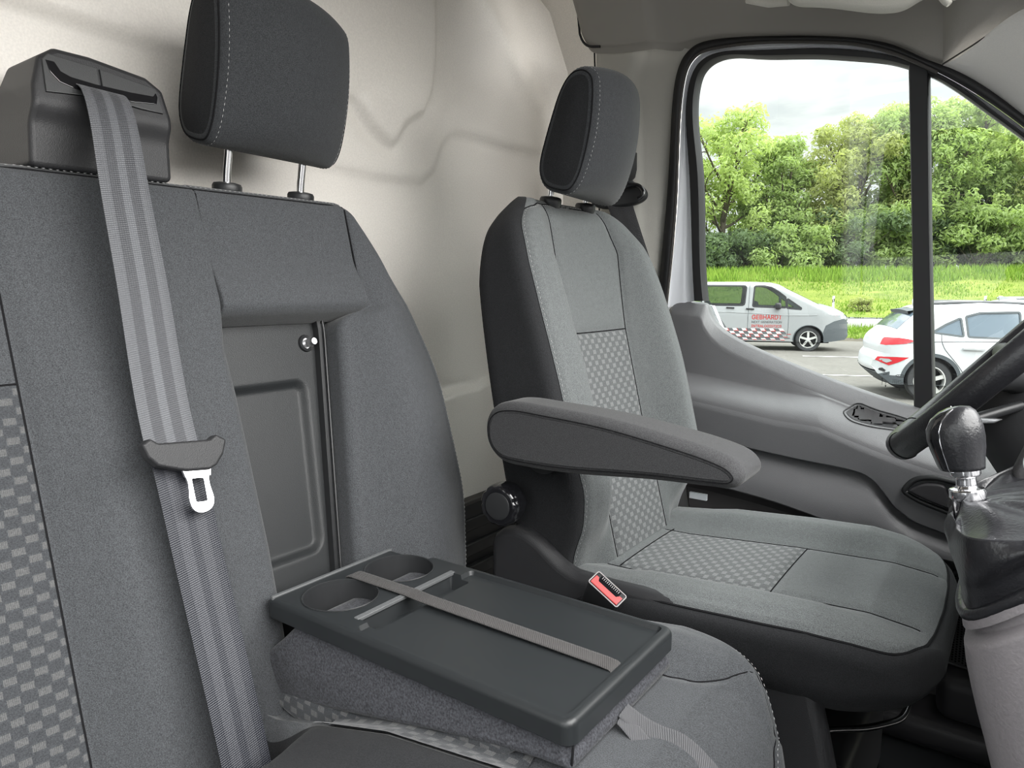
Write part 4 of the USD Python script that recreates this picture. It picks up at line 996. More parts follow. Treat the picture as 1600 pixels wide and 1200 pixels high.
def build_trim():
    nx, out = 150, []
    xl, xr = -.706, .16
    yz = lambda y, z, y0=1.62: .88 + (z - .88) * (y / y0)
    s = np.linspace(0, 1, nx); X0 = xl + (xr - xl) * s
    c0 = smooth_interp(X0, [-.71, -.704, -.697, -.685, -.66, -.640, -.621, -.609, -.590, -.552, -.500, -.402, -.296, -.234, -.178, .0, .2], [.824, .838, .846, .8485, .8475, .8455, .842, .820, .794, .767, .743, .704, .668, .650, .636, .60, .57])
    sh = lerp(X0, [-.71, -.653, -.457, -.202, .0, .2], [.652, .644, .618, .604, .597, .59])
    rd = smooth_interp(X0, [-.71, -.60, -.507, -.40, -.315, -.282, -.262, -.240, -.219, -.20, -.184, -.14, -.10, 0, .2], [.548, .538, .527, .518, .5125, .507, .497, .474, .449, .436, .427, .416, .408, .395, .37])
    lw = smooth_interp(X0, [-.71, -.52, -.37, -.235, -.098, .0, .2], [.445, .432, .408, .378, .368, .36, .35])
    lw = np.minimum(lw, rd - .03)
    rows_ = []
    def row(z, y): rows_.append(np.stack([X0, np.broadcast_to(y, nx) * np.ones(nx), z * np.ones(nx)], 1))
    mx = np.minimum
    row(c0 - .004, 1.668); row(c0 + .001, 1.650); row(c0, 1.640); row(c0 - .004, 1.632); row(c0 - .022, 1.618); row(c0 - .028, 1.613); row(c0 - .034, 1.610)
    g = np.minimum(sh + .038, c0 - .040); top = np.maximum(c0 - .036, g)
    for t in np.linspace(.1, 1, 10): row(top * (1 - t) + g * t if True else g, 1.610 - .006 * t + .012 * math.sin(t * math.pi) * 0)
    for t in np.linspace(.08, 1, 14):
        y = 1.604 - .066 * sstep(0, 1, t) ; row(g - .055 * t + .006 * math.sin(t * math.pi), y)
    for t in np.linspace(.1, 1, 6): row(g - .055 - .014 * t, 1.538 - .004 * math.sin(t * math.pi / 2))
    a = g - .069
    for t in np.linspace(.08, 1, 14): row(a * (1 - t) + (rd + .004) * t, 1.534 + .006 * t)
    row(rd + .001, 1.543); row(rd, 1.552); row(rd - .003, 1.564); row(rd - .006, 1.5635)
    for t in np.linspace(.06, 1, 14): row((rd - .006) * (1 - t) + lw * t, 1.562 - .034 * t - .010 * math.sin(t * math.pi))
    row(lw - .003, 1.530); row(lw - .010, 1.546); row(lw - .03, 1.565)
    for t in np.linspace(.08, 1, 14): row((lw - .03) * (1 - t) + (-.02) * t, 1.565 + .03 * sstep(0, .5, t))
    G = np.array(rows_)
    # the trim's rear edge slants forward further down; features keep their heights
    zc = G[..., 2]; xe = lerp(zc, [.0, .30, .526, .60, .66, .74, .80, .835, .86], [-.58, -.61, -.640, -.657, -.680, -.706, -.711, -.708, -.700])
    G[..., 0] = xe + (G[..., 0] - xl) * (xr - xe) / (xr - xl)
    nlow = 16
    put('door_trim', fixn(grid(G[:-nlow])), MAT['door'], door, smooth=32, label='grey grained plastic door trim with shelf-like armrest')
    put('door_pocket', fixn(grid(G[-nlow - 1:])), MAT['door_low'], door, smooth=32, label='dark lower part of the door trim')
    e = G[:-12, 0]; put('trim_edge', fixn(grid(np.array([e, e + arr(-.004, .004, 0), e + arr(-.006, .02, 0), e + arr(-.006, .06, 0)]))), MAT['doordark'], door, smooth=40)
    return G


TG = build_trim()
put('door_skin', rbox((-.74, 1.665, -.15), (.3, 1.70, .57), .01), MAT['paint_inner'], door)
put('door_skin', fixn(poly_prism([(-.735, .0), (-.735, .85), (-.62, .838), (-.59, .775), (-.5, .725), (-.4, .688), (-.296, .65), (-.178, .618), (.0, .58), (.2, .55), (.3, 0)], XZ(), 1.672, 1.69)), MAT['paint_inner'], door)
from scipy.interpolate import LinearNDInterpolator
_g = TG[5:-14].reshape(-1, 3); trimY = LinearNDInterpolator(_g[:, [0, 2]] * arr(1, 1), _g[:, 1])
def on_trim(pts, off, h=.006):
    v, f = gridpoly(sg.Polygon(pts).buffer(0), h); return np.stack([v[:, 0], trimY(v) - off, v[:, 1]], 1), f
def line_trim(pts, r, off=.0, n=90, k=3):
    q = spline(pts, n, True, k); return tube(np.stack([q[:, 0], trimY(q) - off, q[:, 1]], 1), r, 6, closed=True)
# cover cap on the hump
cap = [(-.689, .826), (-.688, .803), (-.681, .7985), (-.668, .8), (-.6615, .806), (-.6605, .818), (-.665, .8245), (-.674, .827)]
put('screw_cover', line_trim(cap, .0008), MAT['doordark'], door)
# switch recess on the armrest
sw = [(-.298, .622), (-.290, .633), (-.280, .640), (-.250, .634), (-.20, .622), (-.15, .6105), (-.10, .60), (-.10, .586), (-.16, .592), (-.21, .597), (-.26, .604), (-.285, .612)]
sq = spline(sw, 90, True, 2); inn_ = np.array(sg.Polygon(sq).buffer(-.004).exterior.coords)[:-1]
put('switch_panel', on_trim(inn_, .0024), MAT['doordark'], door, smooth=True, label='dark switch recess in the door armrest')
put('switch_outline', line_trim(sw, .0014, .0012, 120, 2), MAT['rubber'], door)
# inner door handle
hb = [(-.170, .487), (-.168, .497), (-.150, .516), (-.135, .521), (-.08, .518), (.03, .505), (.05, .49), (.045, .455), (.0, .445), (-.06, .452), (-.12, .466), (-.155, .478)]
yh = 1.536
hs = spline(hb, 140, True, 2)
put('handle_bezel', tube(np.stack([hs[:, 0], np.full(140, yh - .001), hs[:, 1]], 1), .0055, 10, closed=True), MAT['black'], door, smooth=60, label='black bezel of the inner door handle')
put('handle_recess', fixn(poly_prism(hs, XZ(), yh - .0025, yh + .02)), MAT['gloss'], door)
hv = [(-.160, .489), (-.140, .509), (-.125, .512), (-.104, .509), (-.100, .497), (-.092, .486), (-.07, .478), (-.01, .472), (.03, .47), (.03, .46), (-.05, .461), (-.11, .472)]
put('door_handle', fixn(poly_prism(spline(hv, 140, True, 2), XZ(), yh - .012, yh + .0, .004, 4)), MAT['doordark'], door, smooth=45, label='black pull lever of the inner door handle')
# loudspeaker grille low on the door
spk = [(-.140, .305), (-.128, .318), (-.085, .338), (.03, .345), (.03, .16), (-.06, .155), (-.105, .165), (-.118, .18), (-.128, .24)]
ss = spline(spk, 100, True, 2); ys_ = 1.555
put('speaker_frame', tube(np.stack([ss[:, 0], np.full(100, ys_ - .004), ss[:, 1]], 1), .0022, 6, closed=True), MAT['doordark'], door)
put('speaker_cover', fixn(poly_prism(ss, XZ(), ys_ - .003, ys_ + .02)), MAT['speaker'], door, label='black perforated loudspeaker cover')
pgs = sg.Polygon(ss).buffer(-.006); hv_, hf_ = [], []
for i, x in enumerate(np.arange(-.14, .04, .0058)):
    for z in np.arange(.15, .35, .0050) + (i % 2) * .0025:
        if pgs.contains(sg.Point(x, z)):
            a = np.linspace(0, 2 * np.pi, 6, endpoint=False); k = len(hv_) * 6
            hv_.append(np.stack([x + .0018 * np.cos(a), np.full(6, ys_ - .0036), z + .0018 * np.sin(a)], 1)); hf_.append(np.array([[0, 1, 2], [0, 2, 3], [0, 3, 4], [0, 4, 5]]) + k)
put('grille_hole', (np.vstack(hv_), np.vstack(hf_)), MAT['hole'], door, kind='stuff')
put('sill_step', rbox((-.5, 1.48, .0), (.3, 1.66, .06), .02), MAT['doordark'], door)
put('door_pocket_box', rbox((-.09, 1.50, .06), (.3, 1.60, .150), .025), MAT['doordark'], door)

# window panes of the driver's door
win = tag(UsdGeom.Xform.Define(stage, numbered('/World', 'window')).GetPrim(), "clear side window of the driver's door with a small front quarter pane", 'window', kind='structure')
go = spline(GL, 160); k = np.argmin(np.abs(go[:, 0] + .20)); yg = .024
main = [(-.665, .80)] + [(x - .012 if x < -.6 else x, z + .012) for x, z in GL[1:12]] + [(-.20, 1.290), (-.172, .60), (-.30, .64), (-.45, .69), (-.56, .74), (-.62, .78)]
v, f = tri2d(sg.Polygon(main).buffer(0)); put('side_pane', (np.stack([v[:, 0], dY(v[:, 1], yg), v[:, 1]], 1), f), MAT['glass'], win, smooth=False)
qp = [(-.172, .60), (-.198, 1.29)] + [(x, z + .012) for x, z in GL[12:17]] + [(.25, .85), (.25, .5)]
v, f = tri2d(sg.Polygon(qp).buffer(0)); put('quarter_pane', (np.stack([v[:, 0], dY(v[:, 1], yg), v[:, 1]], 1), f), MAT['glass'], win, smooth=False)
# printed marks low in the pane: two arrows, a stamp and rows of small print
mk = []
def flat(pts): v, f = tri2d(sg.Polygon(pts)); mk.append((np.stack([v[:, 0], dY(v[:, 1], yg - .0012), v[:, 1]], 1), f))
def bar_(x, z, w, h): flat([(x - w / 2, z - h / 2), (x + w / 2, z - h / 2), (x + w / 2, z + h / 2), (x - w / 2, z + h / 2)])
for x, up in ((-.2415, 1), (-.2345, -1)):
    z = .684 - .0015 * (up < 0); bar_(x, z, .0008, .013); t = z + up * .010
    flat([(x - .0017, t - up * .0045), (x + .0017, t - up * .0045), (x, t)])
for dx, dz, w, h in ((-.004, .003, .003, .0012), (-.0015, .0035, .0012, .003), (.001, .002, .0025, .0012), (.003, -.0005, .001, .004), (-.003, -.0025, .004, .0012), (.0005, -.002, .0012, .002)): bar_(-.2360 + dx, .7025 + dz, w, h)
rnd = random.Random(3)
for r_ in range(3):
    for c_ in range(9): bar_(-.221 + c_ * .0033, .6905 - r_ * .0032 - c_ * .0003, .0012 + rnd.random() * .0014, .0012)
bar_(-.2085, .6735, .0035, .0009); bar_(-.2085, .6690, .0035, .0009); bar_(-.2085, .6712, .0009, .004)
a = np.linspace(0, 2 * np.pi, 40, endpoint=False)
put('glass_stamp', join(*mk), MAT['mark'], win, label='small dark printed arrows and stamp at the foot of the side window')
put('glass_stamp', tube(np.stack([-.208 + .0085 * np.cos(a), dY(.7 + 0 * a, yg - .0012), .699 + .0028 * np.sin(a)], 1), .0005, 4, closed=True), MAT['mark'], win)
tm = meshkit.text_mesh('Ford', .0030, .0003); tm = np.asarray(tm.vertices), np.asarray(tm.faces)
v = tm[0]; put('glass_stamp', (np.stack([-.2125 + v[:, 0] * 1.25, dY(.6978 + v[:, 1], yg - .0014) - v[:, 2], .6976 + v[:, 1]], 1), tm[1]), MAT['mark'], win)

# driver's belt on the pillar
b2 = thing('seat_belt', "black seat belt running down from a loop on the pillar behind the driver's headrest", 'seat belt', 'seat belts')
q = spline(arr((-.795, 1.515, 1.082), (-.775, 1.525, 1.02), (-.745, 1.540, .93), (-.712, 1.555, .83), (-.69, 1.56, .76), (-.66, 1.57, .66)), 60)
(v, f), uv = ribbon(q, unit(arr(1, .55, .25)), lerp(np.linspace(0, 1, 60), [0, .5, 1], [.056, .046, .040]), .0015)
put('webbing', (v, f), MAT['webdark'], b2, uv=uv, smooth=True)
lp = [(-.855, 1.075), (-.845, 1.068), (-.79, 1.066), (-.750, 1.074), (-.735, 1.088), (-.738, 1.104), (-.755, 1.116), (-.785, 1.142), (-.80, 1.15), (-.83, 1.12)]
put('belt_loop', fixn(poly_prism(spline(lp, 90, True), lambda a, b, d: (a, 1.512 + .3 * (a + .79) + d, b), 0, .022, .008, 4)), MAT['black'], b2, smooth=50, label='black belt guide loop')
put('loop_rim', tube(spline(arr((-.742, 1.508, 1.080), (-.731, 1.512, 1.094), (-.74, 1.51, 1.108), (-.762, 1.502, 1.112), (-.79, 1.49, 1.098), (-.81, 1.485, 1.088)), 40), .0055, 10), MAT['gloss'], b2, smooth=60)
put('height_slider', fixn(poly_prism([(-.80, 1.10), (-.762, 1.132), (-.758, 1.150), (-.7585, 1.187), (-.775, 1.187), (-.79, 1.165), (-.81, 1.13)], XZ(), 1.535, 1.50, .004, 3)), MAT['black'], b2, smooth=40)

# ---------------------------------------------------------------- steering wheel
sw_ = thing('steering_wheel', 'black leather steering wheel at the right edge, seen from its lower side', 'steering wheel')
wd = unit(arr(.66, 0, .77)); wc = arr(-.137, 1.165, .654) + wd * .186; wy = arr(0, 1, 0); wn = unit(np.cross(wy, wd)) # points to the driver
wn = wn if wn[0] < 0 else -wn
a = np.linspace(0, 2 * np.pi, 160, endpoint=False)
C = wc + (np.cos(a) * .186)[:, None] * -wd + (np.sin(a) * .192)[:, None] * wy
rad = C - wc; rad = unit(rad)
b = np.linspace(0, 2 * np.pi, 20, endpoint=False)
thick = .0155 + .0035 * np.exp(-((np.abs(a - np.pi) - np.pi) / .5) ** 2)
R = C[:, None] + (thick * 1.0)[:, None, None] * (np.cos(b)[None, :, None] * rad[:, None] * .92 + np.sin(b)[None, :, None] * wn * 1.12)
put('rim', loft(np.concatenate([R, R[:1]]), False), MAT['leather'], sw_, smooth=True)
for ang in (.42, -.42):
    k = int((ang % (2 * np.pi)) / (2 * np.pi) * 160); rr = C[k] + 1.012 * (R[k] - C[k]); put('rim_seam', tube(rr, .0009, 5, closed=True), MAT['seam'], sw_)
hubp = lambda u, v, w: wc + u * wy + v * wd + w * wn
hp = spline([(-.085, .05), (-.095, 0), (-.075, -.05), (-.035, -.078), (.035, -.078), (.075, -.05), (.095, 0), (.085, .05), (0, .07)], 90, True)
put('airbag_cover', fixn(poly_prism(hp, lambda u, v, d: tuple((wc + np.multiply.outer(u, wy) + np.multiply.outer(v, wd) + np.multiply.outer(d, wn)).T), -.075, .004, .015, 4)), MAT['wheelhub'], sw_, smooth=50)
for s_ in (-1, 1):
    put('spoke', tube(np.array([hubp(s_ * .07, -.01, -.02), hubp(s_ * .12, -.015, -.012), hubp(s_ * .183, -.02, 0)]), arr(.030, .02, .016), 12), MAT['black'], sw_, smooth=60)
    put('spoke', tube(np.array([hubp(s_ * .03, -.05, -.03), hubp(s_ * .04, -.11, -.02), hubp(s_ * .05, -.175, 0)]), arr(.03, .02, .015), 12), MAT['black'], sw_, smooth=60)
# column shroud and stalk
co = thing('steering_column', 'black plastic steering column shroud with an indicator stalk', 'steering column')
ax = -wn
rings = []
for t, w_, h_ in ((.02, .085, .080), (.05, .10, .098), (.10, .11, .112), (.16, .12, .12), (.25, .13, .125), (.34, .14, .13)):
    c = wc + ax * t; q = np.linspace(0, 2 * np.pi, 40, endpoint=False); se = lambda x: np.sign(x) * np.abs(x) ** .6
    rings.append(c + (se(np.cos(q)) * w_)[:, None] * wy + (se(np.sin(q)) * h_)[:, None] * wd - .012 * wd)
put('shroud', fixn(loft(rings)), MAT['shroud'], co, smooth=50)
put('stalk', tube(spline(arr((.02, 1.09, .742), (-.01, 1.06, .733), (-.035, 1.035, .7245), (-.050, 1.02, .7195)), 30), np.linspace(.006, .007, 30), 12), MAT['black'], co, smooth=60, label='indicator stalk')
put('stalk_trim', fixn(poly_prism([(-.049, .7165), (-.040, .7180), (-.024, .7205), (-.017, .7255), (-.024, .7260), (-.040, .7250)], XZ(), 1.008, 1.016, .0015, 2)), MAT['steel'], co, label='silver trim on the stalk')

# dashboard, console, gear lever
da = thing('dashboard', "dark dashboard behind the steering wheel at the photo's right edge", 'dashboard')
prof = [(.055, .20), (.065, .50), (.085, .60), (.07, .66), (.09, .74), (.16, .80), (.30, .84), (.60, .86), (1.0, .84), (1.0, .20)]
put('dash_body', fixn(poly_prism(dense(prof, .02, True), XZ(), 1.64, .56, .02, 3, None, False, .05)), MAT['dash'], da, smooth=45)
put('dash_panel', fixn(poly_prism([(-.002, .70), (.012, .745), (.055, .78), (.055, .60), (.012, .60)], XZ(), .845, .875, .006, 3)), MAT['dashgrey'], da, smooth=45, label='grey dash side panel')
put('knee_panel', rbox((.035, .87, .50), (.12, 1.60, .66), .03), MAT['doordark'], da)
# centre console below the gear lever
con = thing('centre_console', 'grey grained plastic centre console below the gear lever', 'console')
Yn, Yf = .600, .85
def csec(z): return lerp(z, [.0, .25, .40, .496, .552, .589, .606, .626], [.10, .06, .030, .004, -.013, -.021, -.023, -.026])
zs = np.r_[np.linspace(.02, .585, 28), .598, .603, .6055, .608, .612, .6145, .617, np.linspace(.620, .632, 5)]
rings = []
for z in zs:
    x = csec(z); g = .007 * (.6048 < z < .6155); yn, yf, r = Yn + g, Yf - g, .045; x += g; q = np.linspace(0, math.pi / 2, 9)
    ring = [(.42, yn), (.2, yn), (.1, yn)] + [(x + r - r * math.sin(t), yn + r - r * math.cos(t)) for t in q] + [(x + r - r * math.cos(t), yf - r + r * math.sin(t)) for t in q] + [(.1, yf), (.42, yf)]
    rings.append([(a, b, z + (1.0 * np.clip(a + .022, 0, .09) + .1 * np.clip(a - .07, 0, .4)) * sstep(.45, .632, z)) for a, b in ring])
put('console_body', fixn(loft(rings)), MAT['console'], con, smooth=50)

gl = thing('gear_lever', 'gear lever with black leather knob, chrome collar and leather gaiter', 'gear lever')
gd_ = unit(arr(.014, .0, -.08)); g0 = arr(-.0445, .752, .775) + gd_ * .0435
rings = []
gx = unit(arr(1, .15, .2)); gx = unit(gx - gd_ * (gx @ gd_)); gy = np.cross(gd_, gx)
for t, rx, ry, off in ((.055, .002, .002, -.001), (.0535, .011, .011, -.0015), (.049, .0175, .017, -.003), (.041, .0235, .0225, -.005), (.030, .0272, .0255, -.006), (.018, .0278, .0262, -.006), (.006, .0265, .025, -.0055), (-.006, .0240, .0232, -.005), (-.015, .0225, .0220, -.0045), (-.0185, .0215, .0210, -.004), (-.0192, .017, .017, -.003)):
    q = np.linspace(0, 2 * np.pi, 48, endpoint=False)
    rings.append(g0 - gd_ * t * .78 + gx * off + .80 * ((rx * np.cos(q))[:, None] * gx + (ry * np.sin(q))[:, None] * gy))
R = np.array(rings)
kn = put('knob', fixn(loft(R)), MAT['leather'], gl, smooth=True, label='pear-shaped black leather knob')
cen = R.mean(1); sel = [j % 48 for j in range(17, 32)]
S = np.array([cen[k] + (R[k, sel] - cen[k]) * 1.085 for k in range(0, 11)]); inn = np.array([cen[k] + (R[k, sel] - cen[k]) * .95 for k in range(0, 11)])
put('spine', fixn(loft(np.concatenate([S, inn[:, ::-1]], 1))), MAT['gloss'], kn, smooth=45, label='glossy black spine of the knob')
for j in (17, 31):
    put('spine_edge', tube(np.array([cen[k] + (R[k, j] - cen[k]) * 1.05 for k in range(1, 11)]), .0007, 6), MAT['chrome'], kn)
g1 = g0 + gd_ * .0100 - gx * .003; s7 = .76
put('chrome_collar', lathe([(r_ * s7, h_ * s7) for r_, h_ in ((.0, -.002), (.0158, -.002), (.0165, .0), (.0165, .012), (.0150, .0145), (.0112, .0165), (.0108, .0195), (.0112, .024), (.0108, .026), (.0125, .0285), (.0178, .0298), (.0192, .0315), (.0195, .040), (.0180, .0425), (.0, .0425))], 48, g1, gd_), MAT['chrome'], gl, smooth=35, label='stepped chrome collar')
g2 = g1 + gd_ * .041 * s7
# gaiter: folded leather skirt from the collar out to the console edge
base = arr((-.026, .66, .628), (-.028, .70, .625), (-.028, .76, .625), (-.022, .82, .630), (.002, .848, .655), (.05, .855, .70), (.10, .83, .725), (.12, .74, .735), (.10, .64, .725), (.05, .604, .700), (.005, .606, .658), (-.018, .625, .634))
n_ = 120; Bq = spline(base, n_, True); ctr = arr(.01, .745, .65)
ang = np.arctan2(Bq[:, 1] - ctr[1], Bq[:, 0] - ctr[0]); out = np.stack([np.cos(ang), np.sin(ang), 0 * ang], 1)
top = g2 + .0125 * out
sh = Bq + out * .016 * sstep(.04, -.02, Bq[:, :1]) + arr(0, 0, 1) * (.062 - .034 * sstep(-.03, .05, Bq[:, :1]))
low_ = Bq + out * .010 * sstep(.04, -.02, Bq[:, :1]) + arr(0, 0, .022)
rings = []
for t in np.linspace(0, 1, 56):
    if t < .55:
        q = t / .55; s_ = sstep(0, 1, q) * .6 + q * .4; ring = top * (1 - s_) + sh * s_; ring[:, 2] += -.010 * math.sin(math.pi * q) + .004 * math.sin(math.pi * q * 2)
    elif t < .85: q = (t - .55) / .30; ring = sh * (1 - q) + low_ * q + out * .006 * math.sin(math.pi * q)
    else: q = (t - .85) / .15; ring = low_ * (1 - q) + Bq * q
    f = math.sin(math.pi * min(1, t * 1.1)) ** .6 if t < .9 else 0
    wob = .0026 * np.sin(ang * 4 + t * 6) + .0028 * np.sin(ang * 7 - t * 10 + 1) + .0022 * np.sin(ang * 11 + 14 * t + 2)
    cre = -.004 * np.exp(-((np.mod(ang * 5 / (2 * np.pi) + .35 * math.sin(t * 5), 1) - .5) / .10) ** 2) * math.sin(math.pi * min(1, t / .6)) * (t < .6)
    rings.append(ring + out * (wob * f)[:, None] * .7 + arr(0, 0, 1) * ((wob * .8 + cre * 1.6) * f)[:, None])
put('gaiter', fixn(loft(rings, False)), MAT['leather'], gl, smooth=True, label='creased black leather gaiter')
put('gaiter_rim', tube(Bq + arr(0, 0, -.003), .005, 8, closed=True), MAT['leather'], gl, smooth=60)

# passenger's side: door opening, door pillar and dash, all outside the picture
tq = tag(UsdGeom.Xform.Define(stage, numbered('/World', 'trim')).GetPrim(), "body side around the open passenger's door", 'pillar trim', kind='structure')
put('pillar_trim', rbox((-1.12, -.50, 0), (-.74, -.42, 1.70), .02), MAT['trim'], tq)
put('roof_rail', rbox((-1.12, -.50, 1.44), (.16, -.40, 1.70), .03), MAT['headliner'], tq)
put('dash_body', fixn(poly_prism(dense([(.24, .20), (.22, .5), (.22, .74), (.25, .82), (.32, .86), (.60, .87), (1.0, .86), (1.0, .2)], .04, True), XZ(), .56, -.42, .03, 3)), MAT['dash'], da, smooth=45)

ky = thing('key_ring', 'thin pale wire key ring hanging beside the steering column', 'key ring')
kc = arr(.018, .80, .722); a = np.linspace(0, 2 * np.pi, 60, endpoint=False); ke = unit(arr(.8, .55, 0))
put('ring', tube(kc + (.0145 * np.cos(a))[:, None] * ke + (.0145 * np.sin(a))[:, None] * arr(0, 0, 1.), .0009, 8, closed=True), MAT['keyring'], ky, smooth=60)
put('tag', rbox(tuple(kc + arr(.004, .0, .012)), tuple(kc + arr(.02, .012, .03)), .003), MAT['keytag'], ky)
# ---------------------------------------------------------------- outside: road frame (a along the road, b away from the van)
BE = math.radians(15)
E1 = RT * math.cos(BE) - FH * math.sin(BE); E2 = RT * math.sin(BE) + FH * math.cos(BE); GZ = -.92


def ex(a, b, z):
    a, b, z = np.broadcast_arrays(np.asarray(a, float), np.asarray(b, float), np.asarray(z, float))
    return a[..., None] * E1 + b[..., None] * E2 + (z + GZ)[..., None] * arr(0, 0, 1)


def ground_mat(name, c0, c1, scale, rough=.9, c2=None, bump=.3):
    b = NB(); p = b.pos(); n = b.noise(scale, p, 4., .6); n2 = b.noise(scale * 14, p, 2., .6)
    f = b.m('add', b.m('multiply', n, .6), b.m('multiply', n2, .4))
    st = [(.34, c0), (.66, c1)] if c2 is None else [(.32, c0), (.5, c1), (.68, c2)]
    return b.done(name, b.add('principled_bsdf', 'BSDF', {'roughness': rough, 'specular_ior_level': .15}, base_color=b.ramp(f, st), normal=b.bump(f, bump, .03)))


MAT.update(
    asphalt=ground_mat('asphalt', (.115, .108, .098), (.155, .147, .134), .6),
    pathm=ground_mat('path_asphalt', (.20, .193, .187), (.24, .233, .226), .5),
    kerbm=ground_mat('road_edge_earth', (.08, .07, .055), (.15, .135, .11), 3.),
    meadow=ground_mat('meadow_grass', (.105, .145, .028), (.165, .21, .04), .9, c2=(.225, .25, .055), bump=.8),
    grass=ground_mat('grass_blades', (.095, .18, .018), (.155, .26, .03), .8, c2=(.22, .30, .05)),
    line=plain('road_paint', (.50, .49, .47), .8),
    white=plain('white_post', (.85, .85, .84), .5),
    blackp=plain('black_post_band', (.02, .02, .02), .5),
    silver=plain('silver_car_paint', (.29, .30, .305), .3, .25, coat=.5),
    whitecar=plain('white_car_paint', (.47, .485, .50), .3, coat=.5),
    bumper=plain('grey_bumper', (.055, .064, .070), .5),
    tyre=plain('tyre_rubber', (.035, .036, .038), .8),
    alloy=plain('alloy_wheel', (.62, .62, .60), .35, .6),
    carblack=plain('car_black_trim', (.012, .012, .014), .4),
    lamp=plain('headlamp_glass', (.45, .48, .5), .1, .6, coat=1.),
    tail=plain('tail_lamp_red', (.42, .006, .015), .2, coat=1.),
    decalred=plain('decal_red', (.36, .028, .025), .5),
    decalgrey=plain('decal_grey', (.085, .085, .09), .5),
    decalwhite=plain('decal_white', (.55, .55, .55), .5),
    carglass=pane_glass('car_glass', (.45, .52, .50), 1.6),
    darkglass=plain('dark_car_glass', (.10, .13, .16), .06, .25, coat=1.),
    cabin=plain('cabin_grey', (.09, .10, .11), .9),
    bark=ground_mat('bark', (.06, .05, .035), (.14, .12, .09), 6.),
)


def leaf_mat(name, a, b_, c):
    b = NB(); r = b.add('geometry', 'random_per_island'); col = b.ramp(r, [(0, a), (.55, b_), (1, c)])
    d = b.add('principled_bsdf', 'BSDF', {'roughness': .55, 'specular_ior_level': .3}, base_color=col)
    t = b.add('translucent_bsdf', 'BSDF', color=b.mix(1.0, col, (1.25, 1.3, .85), 'multiply'))
    return b.done(name, b.add('mix_closure', 'closure', fac=.5, closure1=d, closure2=t))


LEAF = [leaf_mat('leaves_bright', (.36, .44, .17), (.50, .58, .25), (.62, .68, .36)),
        leaf_mat('leaves_mid', (.28, .36, .14), (.42, .50, .20), (.56, .60, .30)),
        leaf_mat('leaves_olive', (.31, .34, .14), (.45, .48, .20), (.58, .58, .30)),
        leaf_mat('leaves_dark', (.12, .17, .085), (.19, .26, .115), (.28, .35, .15))]

# ground
def sheet(pr, a0, a1, na, bump=0., seed=1):
    a = np.linspace(a0, a1, na); bb = np.array([p[0] for p in pr]); zz_ = np.array([p[1] for p in pr])
    b = np.unique(np.r_[bb, np.linspace(bb[0], bb[-1], max(2, int((bb[-1] - bb[0]) / 1.2)))]); A, B = np.meshgrid(a, b)
    Z = np.interp(B, bb, zz_) + (bump * (meshkit.noise(np.stack([A * .5, B * .5, 0 * A], -1), seed) - .5) if bump else 0)
    return grid(ex(A, B, Z))


put('road', sheet([(-40, 0), (26.5, 0)], -90, 120, 30), MAT['asphalt'], None, smooth=True, label='grey asphalt road and forecourt outside the van', cat='road', kind='structure')
rd_ = stage.GetPrimAtPath('/World/road')
def lane(a0, a1, b, w): return rbox((0, 0, 0), (1, 1, .01), .001) if False else (np.concatenate([ex([a0, a1], b, .006), ex([a1, a0], b + w, .006)]), np.array([[0, 1, 2], [0, 2, 3]]))
put('lane_marking', lane(2.6, 30, 20.15, .16), MAT['line'], rd_, smooth=False, label='white lane line')
put('lane_marking', lane(-6, 30, 15.85, .13), MAT['line'], rd_, smooth=False, label='white lane line')
put('lane_marking', lane(-60, -3, 20.15, .16), MAT['line'], rd_, smooth=False)
put('road_edge', sheet([(26.3, .005), (26.45, .03), (26.75, .10)], -90, 120, 120, .05), MAT['kerbm'], rd_, smooth=True)
put('verge', sheet([(26.6, .08), (27.2, .20), (29.2, .32)], -90, 120, 160, .12), MAT['meadow'], None, smooth=True, label='strip of grass between the road and the path', cat='grass verge', kind='structure')
put('path', sheet([(29.0, .315), (38.2, .33)], -90, 120, 40), MAT['pathm'], None, smooth=True, label='grey path beyond the grass verge', cat='path', kind='structure')
put('meadow_bank', sheet([(37.9, .30), (38.6, .40), (46, 1.45), (54, 2.95), (58, 3.0), (140, 3.0)], -110, 150, 200, .22), MAT['meadow'], None, smooth=True, label='sloping green meadow below the trees', cat='meadow', kind='structure')


def bank_z(b): return np.interp(b, [26.6, 27.2, 29.2, 37.9, 38.6, 46, 54, 58], [.08, .20, .32, .30, .40, 1.45, 2.95, 3.0])


def blades(n, a0, a1, b0, b1, h0, h1, seed, w=.02):
    r = np.random.default_rng(seed); a, b = r.uniform(a0, a1, n), r.uniform(b0, b1, n); z = bank_z(b); h = r.uniform(h0, h1, n); t = r.uniform(0, np.pi, n)
    la, lb = r.normal(0, .25, n) * h, r.normal(0, .25, n) * h
    P = np.stack([ex(a - w * np.cos(t), b - w * np.sin(t), z - .05), ex(a + w * np.cos(t), b + w * np.sin(t), z - .05), ex(a + la, b + lb, z + h)], 1)
    return P.reshape(-1, 3), np.arange(3 * n).reshape(-1, 3)


put('verge_grass', blades(22000, -16, 34, 26.6, 29.1, .06, .26, 5, .025), MAT['grass'], None, smooth=False, label='tufted grass growing on the verge', cat='grass', kind='stuff')
put('meadow_grass', join(blades(26000, -22, 48, 38.2, 50, .05, .20, 6, .035), blades(26000, -24, 52, 50, 55.5, .15, .55, 8, .05)), MAT['grass'], None, smooth=False, label='long grass growing along the top of the meadow', cat='grass', kind='stuff')


